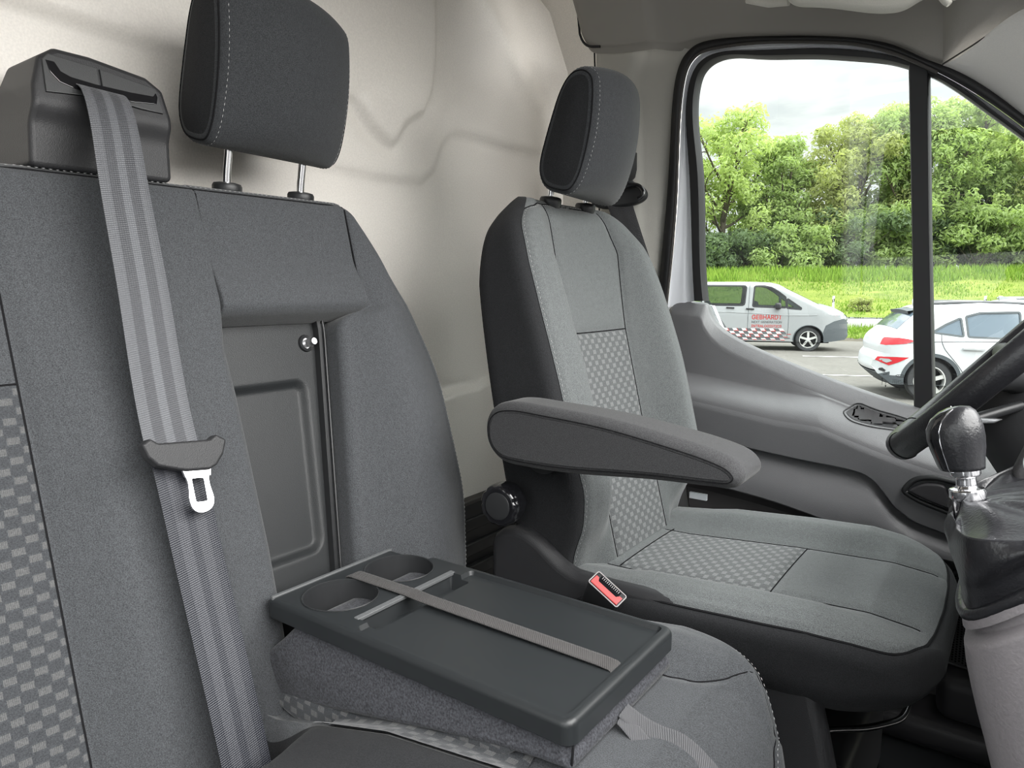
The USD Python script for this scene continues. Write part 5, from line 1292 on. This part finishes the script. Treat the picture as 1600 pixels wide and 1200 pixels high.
# ---- trees
def foliage(blobs, n, size, seed, up=.35):
    """leaf sprays on and inside a set of blobs (centre, radii)"""
    r = np.random.default_rng(seed); vol = np.array([b[1].prod() ** (2 / 3) for b in blobs]); k = r.choice(len(blobs), n, p=vol / vol.sum())
    c = np.array([b[0] for b in blobs])[k]; R = np.array([b[1] for b in blobs])[k]
    d = unit(r.normal(size=(n, 3))); rad = r.uniform(.35, 1.0, n) ** .5 * (1 + .16 * r.normal(size=n))
    P = c + d * R * rad[:, None]
    nn = unit(d + up * arr(0, 0, 1) + r.normal(size=(n, 3)) * .65); t = unit(np.cross(nn, r.normal(size=(n, 3)))); s = np.cross(nn, t)
    L = size * r.uniform(.6, 1.35, n)[:, None]; w = L * r.uniform(.32, .55, n)[:, None]; dr = arr(0, 0, -.22)
    V = np.stack([P - t * L * .5, P + s * w * .5 + nn * L * .06, P + t * L * .55 + dr * L, P - s * w * .5 + nn * L * .06], 1).reshape(-1, 3)
    i = np.arange(n)[:, None] * 4
    return V, np.vstack([i + [0, 1, 2], i + [0, 2, 3]])


def tree(name, label, a, b, h, r, seed, mat, n=15000, size=.34, low=.12, group='trees along the top of the meadow', gaps=1., fill=1.):
    g = np.random.default_rng(seed); z0 = float(bank_z(b)); t = thing(name, label, 'tree' if name != 'bush' else 'bush', group)
    base = ex(a, b, z0 - .1); limbs, blobs = [], []
    if name == 'tree':
        lean = g.normal(0, .4, 2); top = base + arr(lean[0], lean[1], h * .72)
        tr_ = spline([base, base + arr(lean[0] * .2, lean[1] * .2, h * .2), base + arr(lean[0] * .6 + .2, lean[1] * .5, h * .45), top], 24)
        limbs.append((tr_, np.linspace(.028 * h, .008 * h, 24)))
        nb = 15
        for i in range(nb):
            f = low + .10 + (.90 - low) * (i + .5) / nb; s = tr_[min(23, int(f * .85 * 23))]; az = i * 2.4 + g.uniform(-.5, .5)
            rr = r * (math.sin(math.pi * min(1, .20 + .80 * (1 - abs(f - .5) * 1.25))) if False else (1 - ((f - .48) / .62) ** 2) ** .6) * g.uniform(.62, .95)
            e = arr(base[0] + math.cos(az) * rr, base[1] + math.sin(az) * rr, base[2] + h * f * g.uniform(.94, 1.0))
            mid = (s + e) / 2 + arr(0, 0, -.03 * h)
            p = spline([s, mid, e], 12); limbs.append((p, np.linspace(.010 * h, .003 * h, 12)))
            blobs.append((e, r * g.uniform(.26, .40) * arr(1, 1, .82)))
            for _ in range(4):
                q = e + g.normal(size=3) * r * arr(.30, .30, .25); q[2] = min(q[2], base[2] + h * .97)
                blobs.append((q, r * g.uniform(.16, .27) * arr(1, 1, .8))); limbs.append((spline([p[7], (p[9] + q) / 2 + arr(0, 0, .1), q], 7), np.linspace(.004 * h, .0015 * h, 7)))
        blobs.append((top + arr(0, 0, h * .12), r * arr(.34, .34, .40)))
        for _ in range(int(8 * fill)): blobs.append((base + arr(g.normal() * r * .3, g.normal() * r * .3, h * g.uniform(low + .15, .78)), r * g.uniform(.3, .42) * arr(1, 1, .8)))
        put('trunk', join(*[tube(p, q, 6) for p, q in limbs]), MAT['bark'], t, smooth=60)
    else:
        for i in range(16):
            blobs.append((base + arr(g.normal() * r * .5, g.normal() * r * .4, h * g.uniform(.12, .72)), r * g.uniform(.28, .5) * arr(1, 1, .75)))
        put('stem', join(*[tube(spline([base + arr(g.normal() * .15, g.normal() * .15, 0), (base + e[0]) / 2, e[0]], 8), np.linspace(.05, .015, 8), 5) for e in blobs]), MAT['bark'], t)
    put('crown' if name == 'tree' else 'foliage', foliage(blobs, n, size, seed), mat, t, smooth=False)
    return t
for k, (lab, a, b, h, r, mt_, n, low) in enumerate((
        ('airy bright green tree at the left edge of the window', 1.2, 59, 12.4, 3.7, 0, 10500, .20),
        ('small rounded tree second from the left, lower than its neighbours', 5.5, 60, 10.3, 2.7, 1, 7000, .22),
        ('tall broad olive-green tree left of the window bar', 11.0, 61, 12.0, 4.1, 2, 15000, .10),
        ('tall green tree partly behind the black window bar', 14.6, 60, 12.2, 3.4, 1, 13000, .10),
        ('tallest green tree just right of the window bar', 17.6, 60, 12.4, 3.5, 1, 13000, .10),
        ('green tree second right of the window bar, under the slanting window frame', 20.4, 61, 11.6, 3.2, 0, 12000, .10),
        ('brownish shorter tree at the right edge of the photo', 24.2, 59, 9.0, 3.4, 2, 12000, .08),
        ('tree hidden mostly behind the door pillar, left of the airy tree', -4.6, 60, 11.5, 3.4, 1, 8000, .12),
        ('tree beyond the right edge of the photo', 28.5, 60, 11.0, 3.8, 1, 8000, .10))):
    tree('tree', lab, a, b, h, r, 31 + k, LEAF[mt_], int(n * 1.25), .34, low)
BUSH = ['dark bush at the left end of the hedge', 'dark low bush under the airy left tree', 'dark green bush between the two left trees', 'mid green bush under the small rounded tree', 'broad bush left of the broad olive tree', 'dark bush below the broad olive tree', 'dense bush right of the broad olive tree', 'bush behind the black window bar', 'dense bush just right of the window bar', 'tall dense bush below the second tree right of the bar', 'mid green bush near the right edge', 'brownish bush below the shorter tree at the right edge', 'bush at the far right end of the hedge']
for k, lab in enumerate(BUSH):
    g_ = random.Random(90 + k)
    tree('bush', lab, -1.8 + k * 2.25 + g_.uniform(-.4, .4), 57.2 + g_.uniform(-.5, .8), [3.6, 3.2, 4.2, 3.8, 4.6, 5.4, 6.2, 6.4, 6.6, 6.2, 5.6, 5.2, 5.0][k] * g_.uniform(.92, 1.08), 2.3, 60 + k, LEAF[[3, 3, 3, 1, 1, 3, 1, 1, 3, 1, 1, 2, 1][k]], 4200, .34, group='hedge below the trees')
for k in range(5):
    tree('bush', 'background thicket closing the gaps behind the hedge', 5 + k * 5.4, 63.5, 6.6, 3.6, 160 + k, LEAF[1], 4500, .45, group='thicket behind the hedge')
# one low brown shrub on the meadow
tree('bush', 'small yellowish shrub growing on the meadow', 8.05, 40.4, .95, .55, 77, LEAF[2], 1500, .12, group='meadow shrub')


def post(a, b, lab):
    t = thing('roadside_post', lab, 'post', 'roadside marker posts'); z = float(bank_z(b)); u = unit(E1)
    sec = [(-.055, -.04), (.055, -.04), (.03, .05), (-.03, .05)]
    def pl(p, q, d): return tuple(ex(a + p, b + q, z + d).T)
    P = lambda d0, d1, g=1.: fixn(poly_prism(np.array(sec) * g, pl, d0, d1, .004, 2))
    put('post_body', P(-.1, 1.02), MAT['white'], t)
    put('black_band', fixn(poly_prism(np.array(sec) * 1.03, lambda p, q, d: tuple(ex(a + p, b + q, z + d + .5 * p).T), .70, .86)), MAT['blackp'], t)
    put('reflector', rbox((0, 0, 0), (1, 1, 1), .1) if False else fixn(poly_prism([(-.02, -.045), (.02, -.045), (.02, -.03), (-.02, -.03)], pl, .73, .84)), MAT['decalwhite'], t)


post(6.25, 38.6, 'white marker post with a black band, right above the bonnet of the silver van')
post(12.9, 38.6, 'white marker post above the roof of the white car, near the right edge')


# ---- cars
class Car:
    axis = E2
    def __init__(s, a0, bc, sil, hw, tumble=.16, zb=.95, r=.10, taper=((.5, .16), (.7, .24)), face=1):
        s.a0, s.bc, s.hw, s.tumble, s.zb, s.r, s.taper = a0, bc, hw, tumble, zb, r, taper
        s.sil = sg.Polygon(sil); s.x0, s.z0, s.x1, s.z1 = s.sil.bounds
        c = np.array(s.sil.exterior.coords); s.top = sg.LineString([p for p in c])
    def half(s, x, z):
        d = shapely.distance(shapely.points(x, z), s.sil.exterior); d = np.where(z < s.z0 + .22, 9, d)
        y = s.hw - s.tumble * np.clip(z - s.zb, 0, 2) - .05 * np.clip(s.z0 + .35 - z, 0, 1)
        q = np.clip(1 - d / s.r, 0, 1); y = y - s.r * (1 - np.sqrt(np.maximum(1 - q ** 2, 0)))
        (lr, ar), (lf, af) = s.taper
        y = y - ar * np.clip(1 - (x - s.x0) / lr, 0, 1) ** 2 - af * np.clip(1 - (s.x1 - x) / lf, 0, 1) ** 2
        return y
    def pt(s, x, y, z): return ex(s.a0 + np.asarray(x, float), s.bc + np.asarray(y, float), z)
    def side(s, poly, off=0., h=.07, both=True):
        out = []
        for g in getattr(poly, 'geoms', [poly]):
            if g.is_empty or g.geom_type != 'Polygon': continue
            v, f = gridpoly(g, h)
            for sd in ((-1, 1) if both else (-1,)):
                y = sd * (s.half(v[:, 0], v[:, 1]) + off); out.append((s.pt(v[:, 0], y, v[:, 1]), f if sd < 0 else f[:, ::-1]))
        return join(*out)
    def strip(s, pred, off=0., n=9, step=.03):
        """the skin across the car over the stretches of its side outline where pred(x, z)"""
        c = dense(np.array(s.sil.exterior.coords), step); t = np.linspace(-1, 1, n); out = []
        ok = np.array([pred(x, z) for x, z in c]); y = s.half(c[:, 0], c[:, 1])
        T = np.gradient(c, axis=0); nr = unit(np.stack([T[:, 1], -T[:, 0]], 1)); nr *= 1 if s.sil.exterior.is_ccw else -1
        cr = .035 * (1 - t ** 2)
        i = 0
        while i < len(c):
            if ok[i]:
                j = i
                while j + 1 < len(c) and ok[j + 1]: j += 1
                if j > i:
                    q = c[i:j + 1]; yy = y[i:j + 1]; nn = nr[i:j + 1]
                    G = s.pt(q[:, :1] + nn[:, :1] * (cr + off), yy[:, None] * t, q[:, 1:] + nn[:, 1:] * (cr + off)); out.append(grid(G))
                i = j + 1
            else: i += 1
        return join(*out)
    def line(s, pts, r=.006, off=.001):
        P = dense(spline(pts, 40, False, 2) if len(pts) > 2 else pts, .05)
        return tube(s.pt(P[:, 0], -(s.half(P[:, 0], P[:, 1]) + off), P[:, 1]), r, 5)
    def flat(s, polys, off):
        out = []
        for p in polys:
            v, f = gridpoly(sg.Polygon(p).buffer(0), .15); out.append((s.pt(v[:, 0], -(s.half(v[:, 0], v[:, 1]) + off), v[:, 1]), f))
        return join(*out)
    def text(s, txt, x0, z0, h, width, off, bold=True):
        m = meshkit.text_mesh(txt, h, .001, bold); v, f = np.array(m.vertices), np.array(m.faces); v[:, 0] *= width / v[:, 0].max()
        x, z = x0 + v[:, 0], z0 + v[:, 1]
        return s.pt(x, -(s.half(x, z) + off + v[:, 2]), z), f
    def wheel(s, parent, x, z, R, spokes, near=True, w=.2):
        for sd in (-1, 1):
            y = sd * (s.hw - .06); o = s.pt(x, y, z); ax = s.axis * sd
            wh = put('wheel', fixn(lathe([(R * .68, -w), (R * .93, -w), (R, -w * .85), (R, -w * .12), (R * .94, .0), (R * .80, .006), (R * .70, -.004), (R * .68, -.02), (R * .68, -w)], 48, o, ax)), MAT['tyre'], parent, smooth=40)
            if sd > 0: continue
            put('wheel_well', lathe([(0, -w * .75), (R * .68, -w * .75)], 32, o, ax), MAT['carblack'], wh)
            put('wheel_rim', lathe([(R * .68, -.02), (R * .70, .003), (R * .655, .004), (R * .62, -.03), (R * .62, -w * .6)], 48, o, ax), MAT['alloy'], wh, smooth=40)
            e = unit(np.cross(ax, [0, 0, 1.])); sp = []
            for k in range(spokes):
                t = 2 * np.pi * k / spokes + .3; d = math.cos(t) * e + math.sin(t) * arr(0, 0, 1); q = np.cross(ax, d)
                A = [o + d * r_ + q * w_ + ax * h_ for r_, w_, h_ in ((.02, .03, -.012), (.02, -.03, -.012), (R * .64, -.030, -.010), (R * .64, .030, -.010), (.02, .03, -.06), (.02, -.03, -.06), (R * .64, -.034, -.05), (R * .64, .034, -.05))]
                sp.append(m3.Manifold.hull_points(np.array(A)))
            put('wheel_spokes', join(*sp, lathe([(0, .0), (.045, -.002), (.06, -.015), (.06, -.05)], 20, o, ax)), MAT['alloy'], wh)


# silver van
def silver_van():
    t = thing('delivery_van', 'silver van with red and grey chequered lettering driving along the road', 'van', 'vehicles on the road')
    sil = [(.02, .42), (.0, .62), (.02, 1.05), (.10, 1.70), (.20, 1.86), (.45, 1.93), (1.2, 1.955), (2.4, 1.955), (2.95, 1.935), (3.18, 1.88), (3.36, 1.78), (4.24, 1.335), (4.42, 1.30), (4.70, 1.215), (4.93, 1.10), (5.03, .98), (5.075, .78), (5.10, .60), (5.09, .44), (5.0, .33), (4.45, .26), (.25, .30)]
    c = Car(2.93 - 4.0, 22.75, sil, .965, .14, 1.05, .11, ((.35, .12), (.9, .36)))
    S = c.sil; arch = lambda x: sg.Point(x, .335).buffer(.405)
    rear = sg.Polygon(spline([(1.13, 1.86), (2.20, 1.855), (2.245, 1.84), (2.25, 1.80), (2.215, 1.34), (2.18, 1.31), (1.15, 1.315), (1.12, 1.34), (1.10, 1.80)], 60, True, 1))
    rear2 = sg.Polygon([(.30, 1.80), (.98, 1.84), (1.0, 1.33), (.26, 1.33)]).buffer(-.03).buffer(.03)
    front = sg.Polygon([(2.50, 1.84), (2.74, 1.848), (2.95, 1.80), (3.15, 1.68), (3.33, 1.54), (3.36, 1.25), (2.46, 1.275)]).buffer(-.03).buffer(.03)
    quart = sg.Polygon([(3.39, 1.49), (3.80, 1.20), (3.40, 1.235)]).buffer(-.015).buffer(.015)
    bumper = sg.Polygon([(4.36, .2), (4.36, .50), (4.44, .74), (4.66, .86), (4.93, .93), (5.3, .88), (5.3, .2)])
    lampP = sg.Polygon([(4.50, 1.07), (4.66, 1.03), (4.86, .95), (5.2, .84), (5.2, 1.0), (4.86, 1.12), (4.62, 1.135)])
    grille = sg.Polygon([(4.965, 1.10), (5.2, 1.10), (5.2, .66), (5.02, .66)])
    wins = [rear, rear2, front, quart]; allw = shapely.union_all([w for w in wins])
    A = shapely.union_all([arch(4.0), arch(.80)])
    body = S.difference(allw).difference(A).difference(bumper).difference(lampP)
    isscreen = lambda x, z: 3.38 < x < 4.22 and z > 1.3
    put('body', join(c.side(body), c.strip(lambda x, z: z > .5 and not isscreen(x, z) and not (x > 4.9 and z < 1.1))), MAT['silver'], t, smooth=30)
    put('bumper', join(c.side(S.intersection(bumper).difference(A)), c.strip(lambda x, z: (x > 4.9 and z < .72) or z <= .5)), MAT['bumper'], t, smooth=30, label='dark grey plastic front bumper')
    put('grille', c.strip(lambda x, z: x > 4.9 and .70 < z < 1.1), MAT['alloy'], t)
    for z in (.78, .88, .98): put('grille_bar', c.strip(lambda x, y: x > 4.9 and z - .03 < y < z + .03, .02), MAT['carblack'], t)
    put('headlamp', c.side(S.intersection(lampP)), MAT['lamp'], t, smooth=30)
    put('windscreen', c.strip(lambda x, z: 3.30 < x < 4.27 and z > 1.3, .006), MAT['carglass'], t)
    for w in wins:
        p = put('side_window', c.side(w.buffer(.01), -.012, .15), MAT['carglass'], t)
        put('window_frame', c.side(w.buffer(.030).difference(w.buffer(-.012)), .003, .1), MAT['carblack'], p)
    put('wheel_arch', join(*[c.side(arch(x).intersection(S), -.25) for x in (4.0, .8)]), MAT['carblack'], t)
    put('wheel_arch_lip', join(*[tube(c.pt(x + .41 * np.cos(q), -(c.half(x + .41 * np.cos(q), .335 + .41 * np.sin(q)) + .004), .335 + .41 * np.sin(q)), .014, 6) for x in (4.0, .8) for q in [np.linspace(-.1, math.pi + .1, 40)]]), MAT['bumper'], t)
    for x in (4.0, .80): c.wheel(t, x, .335, .345, 5)
    put('underbody', join(c.side(sg.box(.3, .22, 4.6, .34), -.30)), MAT['carblack'], t)
    sk = c.pt(*np.meshgrid(np.array([.4, 4.5]), np.array([-.8, .8])), .30); put('cabin_floor', grid(sk), MAT['cabin'], t)
    for x in (1.2, 2.55):
        for y in (-.45, .45):
            P = rbox((x - .1, y - .25, .5), (x + .08, y + .25, 1.42), .08).to_mesh(); v = P.vert_properties[:, :3]; put('cabin_seat', (c.pt(v[:, 0], v[:, 1], v[:, 2]), P.tri_verts), MAT['cabin'], t)
    put('door_gap', join(c.line([(2.36, 1.90), (2.34, 1.3), (2.33, .8), (2.335, .40)]), c.line([(3.42, 1.22), (3.44, .9), (3.42, .42)]), c.line([(.98, 1.9), (1.0, 1.1), (.99, .5)]), c.line([(.35, .40), (3.5, .37)], .010)), MAT['bumper'], t)
    put('waist_crease', c.line([(.4, 1.10), (2.4, 1.075), (3.6, 1.02), (4.2, 1.04)], .010), MAT['silver'], t)
    for x, z in ((1.83, 1.235), (2.38, 1.205)):
        put('door_handle', c.line([(x - .11, z), (x + .11, z - .01)], .022, .02), MAT['carblack'], t)
    P = rbox((3.05, -1.14, 1.19), (3.22, -.93, 1.38), .06).to_mesh(); v = P.vert_properties[:, :3]; put('wing_mirror', (c.pt(v[:, 0], v[:, 1], v[:, 2]), P.tri_verts), MAT['carblack'], t, smooth=40)
    # lettering and chequers on the doors
    put('lettering', c.text('GEBHARDT', 2.43, .905, .125, .83, .003), MAT['decalred'], t, kind='stuff', smooth=False)
    put('lettering', c.text('NEXT GENERATION', 2.43, .795, .062, .83, .003), MAT['decalgrey'], t, kind='stuff', smooth=False)
    put('lettering', c.text('INTRALOGISTICS', 2.43, .675, .070, .83, .003), MAT['decalred'], t, kind='stuff', smooth=False)
    gr, rd2, wh = [], [], []
    for r_ in range(4):
        z = .64 - r_ * .085
        for k in range(8):
            x = 1.52 + k * .255 + (r_ % 2) * .128 + r_ * .05; sk_ = .055
            if x > 3.25: continue
            q = [(x, z), (x + .128, z), (x + .128 + sk_, z - .078), (x + sk_, z - .078)]
            gr.append(q); w_ = [(x + .128, z), (x + .25, z), (x + .25 + sk_, z - .078), (x + .128 + sk_, z - .078)]
            if x < 3.1: wh.append(w_)
            rd2.append([(x + .128 + sk_, z - .064), (x + .25 + sk_ - .02, z - .064), (x + .25 + sk_, z - .082), (x + .128 + sk_, z - .082)])
            if r_ % 2 == 0: rd2.append([(x - .01, z), (x + .012, z), (x + .012 + sk_, z - .078), (x - .01 + sk_, z - .078)])
    gr.append([(1.22, 1.02), (1.50, 1.02), (1.74, .66), (1.62, .645)]); rd2.append([(1.24, 1.0), (1.30, 1.0), (1.55, .66), (1.52, .66)])
    gr += [[(.95, 1.29), (1.18, 1.29), (1.26, 1.225), (1.05, 1.225)], [(1.02, 1.14), (1.28, 1.14), (1.34, 1.08), (1.08, 1.08)]]
    put('chequer_decal', c.flat(gr, .002), MAT['decalgrey'], t, kind='stuff', smooth=False); put('chequer_decal', c.flat(rd2, .0035), MAT['decalred'], t, kind='stuff', smooth=False)
    put('chequer_decal', c.flat(wh, .002), MAT['decalwhite'], t, kind='stuff', smooth=False)


def crossover(name, label, a0, bc, mats, rails=True, detail=True):
    t = thing(name, label, 'car', 'vehicles on the road')
    sil = [(.06, .42), (.0, .52), (.02, .68), (.10, .76), (.08, .86), (.12, .98), (.18, 1.04), (.30, 1.13), (.42, 1.26), (.60, 1.42), (.75, 1.49), (1.0, 1.535), (1.5, 1.565), (2.0, 1.55), (2.4, 1.50), (2.7, 1.40), (3.15, 1.10), (3.3, 1.04), (3.9, .94), (4.08, .82), (4.16, .66), (4.17, .45), (4.05, .26), (.25, .26)]
    c = Car(a0, bc, sil, .90, .30, .92, .10, ((.45, .26), (.6, .28))); S = c.sil
    arch = lambda x: sg.Point(x, .33).buffer(.385); A = shapely.union_all([arch(.80), arch(3.4)])
    w1 = sg.Polygon([(1.30, 1.045), (1.27, 1.35), (1.46, 1.405), (2.0, 1.42), (2.02, 1.02)]).buffer(-.02).buffer(.02)
    w0 = sg.Polygon([(.80, 1.105), (.98, 1.22), (1.19, 1.325), (1.225, 1.05)]).buffer(-.015).buffer(.015)
    w2 = sg.Polygon([(2.12, 1.01), (2.09, 1.42), (2.40, 1.385), (2.62, 1.27), (2.92, 1.03)]).buffer(-.02).buffer(.02)
    tailu = sg.Polygon([(-.1, .905), (.14, .885), (.42, .92), (.55, .965), (.45, .99), (.30, 1.01), (-.1, 1.0)])
    taill = sg.Polygon([(.03, .63), (.20, .56), (.34, .625), (.47, .70), (.25, .70), (.06, .69)])
    skirt = S.intersection(shapely.union_all([sg.box(-.1, .2, 4.4, .40), arch(.80).buffer(.055), arch(3.4).buffer(.055), sg.Polygon([(-.1, .40), (.06, .40), (.22, .46), (.22, .3), (-.1, .3)])]))
    body = S.difference(A).difference(shapely.union_all([w0, w1, w2, tailu, taill, skirt]))
    glassb = lambda x, z: .33 < x < .62 and 1.13 < z < 1.44
    gf = lambda x, z: 2.68 < x < 3.2 and 1.06 < z < 1.42
    put('body', join(c.side(body), c.strip(lambda x, z: z > .45 and not glassb(x, z) and not gf(x, z))), mats[0], t, smooth=30)
    put('lower_cladding', join(c.side(skirt.difference(A), .004), c.strip(lambda x, z: z <= .47)), MAT['bumper'], t, smooth=30)
    put('rear_window', c.strip(lambda x, z: .30 < x < .66 and 1.10 < z < 1.46, .004), MAT['darkglass'], t)
    put('windscreen', c.strip(lambda x, z: 2.64 < x < 3.2 and 1.06 < z < 1.44, .004), MAT['darkglass'], t)
    for w in (w0, w1, w2):
        p = put('side_window', c.side(w.buffer(.012), -.010, .15), MAT['darkglass'], t)
        put('window_frame', c.side(w.buffer(.02).difference(w.buffer(-.008)), .003, .1), MAT['bumper'], p)
    put('tail_lamp', c.side(S.intersection(tailu), .004), MAT['tail'], t)
    put('tail_lamp', c.side(S.intersection(taill), .006), MAT['tail'], t)
    put('lamp_lens', c.side(sg.Polygon([(.07, .640), (.17, .60), (.24, .635), (.20, .665), (.09, .668)]), .010), MAT['lamp'], t)
    put('rear_vent', c.side(sg.Polygon([(.07, .50), (.12, .515), (.17, .475), (.14, .455), (.08, .47)]), .006), MAT['carblack'], t)
    put('door_gap', join(c.line([(.92, 1.08), (.95, .88), (1.05, .74), (1.20, .55), (1.28, .42)], .005), c.line([(2.06, 1.42), (2.06, 1.0), (2.03, .42)], .005), c.line([(.42, .93), (1.0, .96), (2.6, .94)], .005)), MAT['decalgrey'], t)
    put('wheel_arch', join(*[c.side(arch(x).intersection(S), -.22) for x in (.8, 3.4)]), MAT['carblack'], t)
    for x in (.80, 3.4): c.wheel(t, x, .33, .335, 5)
    put('door_handle', c.line([(1.22, .86), (1.52, .85)], .022, .018), mats[0], t)
    put('roof_fin', fixn(loft([c.pt(x_ + arr(-.16, .16, .16, -.16) * q, arr(-.03, -.03, .03, .03) * q, z) for x_, q, z in ((.86, 1, 1.49), (.82, .8, 1.53), (.74, .4, 1.60), (.70, .1, 1.615))])), mats[0], t)
    x = np.linspace(.85, 2.35, 30)
    for sd in (-1, 1):
        put('roof_rail', tube(c.pt(x, sd * .58, 1.50 + .075 * np.sin((x - .2) / 2.6 * math.pi)), .022, 8), MAT['decalgrey'] if rails else mats[0], t, smooth=60)
    put('spoiler', fixn(loft([c.pt(x_ * np.ones(9), np.linspace(-.56, .56, 9) * q, z - .02 * np.linspace(-1, 1, 9) ** 2) for x_, q, z in ((.50, .98, 1.40), (.48, 1, 1.445), (.62, 1, 1.47), (.70, 1, 1.44))])), MAT['bumper'], t)
    return t


silver_van()
crossover('car', 'white crossover with red tail lamps parked outside, cut by the black window bar', 3.53 - .80, 13.45, (MAT['whitecar'],))
crossover('car', 'light grey car behind the white crossover, only its roof rails showing', 6.15, 19.6, (MAT['silver'],), rails=False)


class ParkedCar(Car):
    """the same kind of shell, parked parallel to the cab on the passenger's side; its near side faces the cab"""
    axis = arr(0, -1., 0)
    def pt(s, x, y, z):
        x, y, z = np.broadcast_arrays(np.asarray(x, float), np.asarray(y, float), np.asarray(z, float))
        return np.stack([s.a0 + x, s.bc - y, z + GZ], -1)


def parked_van():
    t = thing('parked_van', "white van parked on the passenger's side, seen only as a reflection in the driver's window", 'van')
    sil = [(.02, .42), (.0, .62), (.02, 1.2), (.08, 2.1), (.20, 2.3), (.6, 2.36), (3.0, 2.36), (3.4, 2.28), (3.7, 2.10), (4.42, 1.50), (4.65, 1.42), (5.05, 1.28), (5.20, 1.05), (5.25, .60), (5.2, .40), (5.0, .33), (.25, .30)]
    c = ParkedCar(-3.60, -3.30, sil, 1.0, .12, 1.25, .14, ((.35, .08), (.9, .30)))
    arch = lambda x: sg.Point(x, .35).buffer(.42); A = shapely.union_all([arch(4.15), arch(.9)])
    w1 = sg.Polygon([(2.74, 2.0), (3.20, 2.0), (3.42, 1.92), (3.60, 1.72), (3.66, 1.28), (2.70, 1.25)]).buffer(-.05).buffer(.05)
    w2 = sg.Polygon([(3.74, 1.72), (4.14, 1.38), (3.76, 1.33)]).buffer(-.02).buffer(.02)
    body = c.sil.difference(A).difference(w1).difference(w2); scr = lambda x, z: 3.78 < x < 4.40 and z > 1.5
    put('body', join(c.side(body, 0, .1), c.strip(lambda x, z: z > .5 and not scr(x, z))), MAT['whitecar'], t, smooth=30)
    put('bumper', c.strip(lambda x, z: z <= .5), MAT['bumper'], t)
    for w in (w1, w2):
        p = put('side_window', c.side(w.buffer(.01), -.012, .2), MAT['carglass'], t)
        put('window_frame', c.side(w.buffer(.03).difference(w.buffer(-.01)), .003, .1), MAT['carblack'], p)
    put('windscreen', c.strip(lambda x, z: 3.7 < x < 4.45 and z > 1.48, .006), MAT['carglass'], t)
    put('wheel_arch', join(*[c.side(arch(x).intersection(c.sil), -.25) for x in (4.15, .9)]), MAT['carblack'], t)
    for x in (4.15, .9): c.wheel(t, x, .35, .36, 5)
    put('door_gap', join(c.line([(2.62, 2.2), (2.60, 1.2), (2.60, .5)]), c.line([(3.75, 1.30), (3.78, .9), (3.76, .5)])), MAT['bumper'], t)
    put('cabin_floor', grid(c.pt(*np.meshgrid(np.array([.4, 4.9]), np.array([-.8, .8])), .45)), MAT['cabin'], t)
    return t


parked_van()
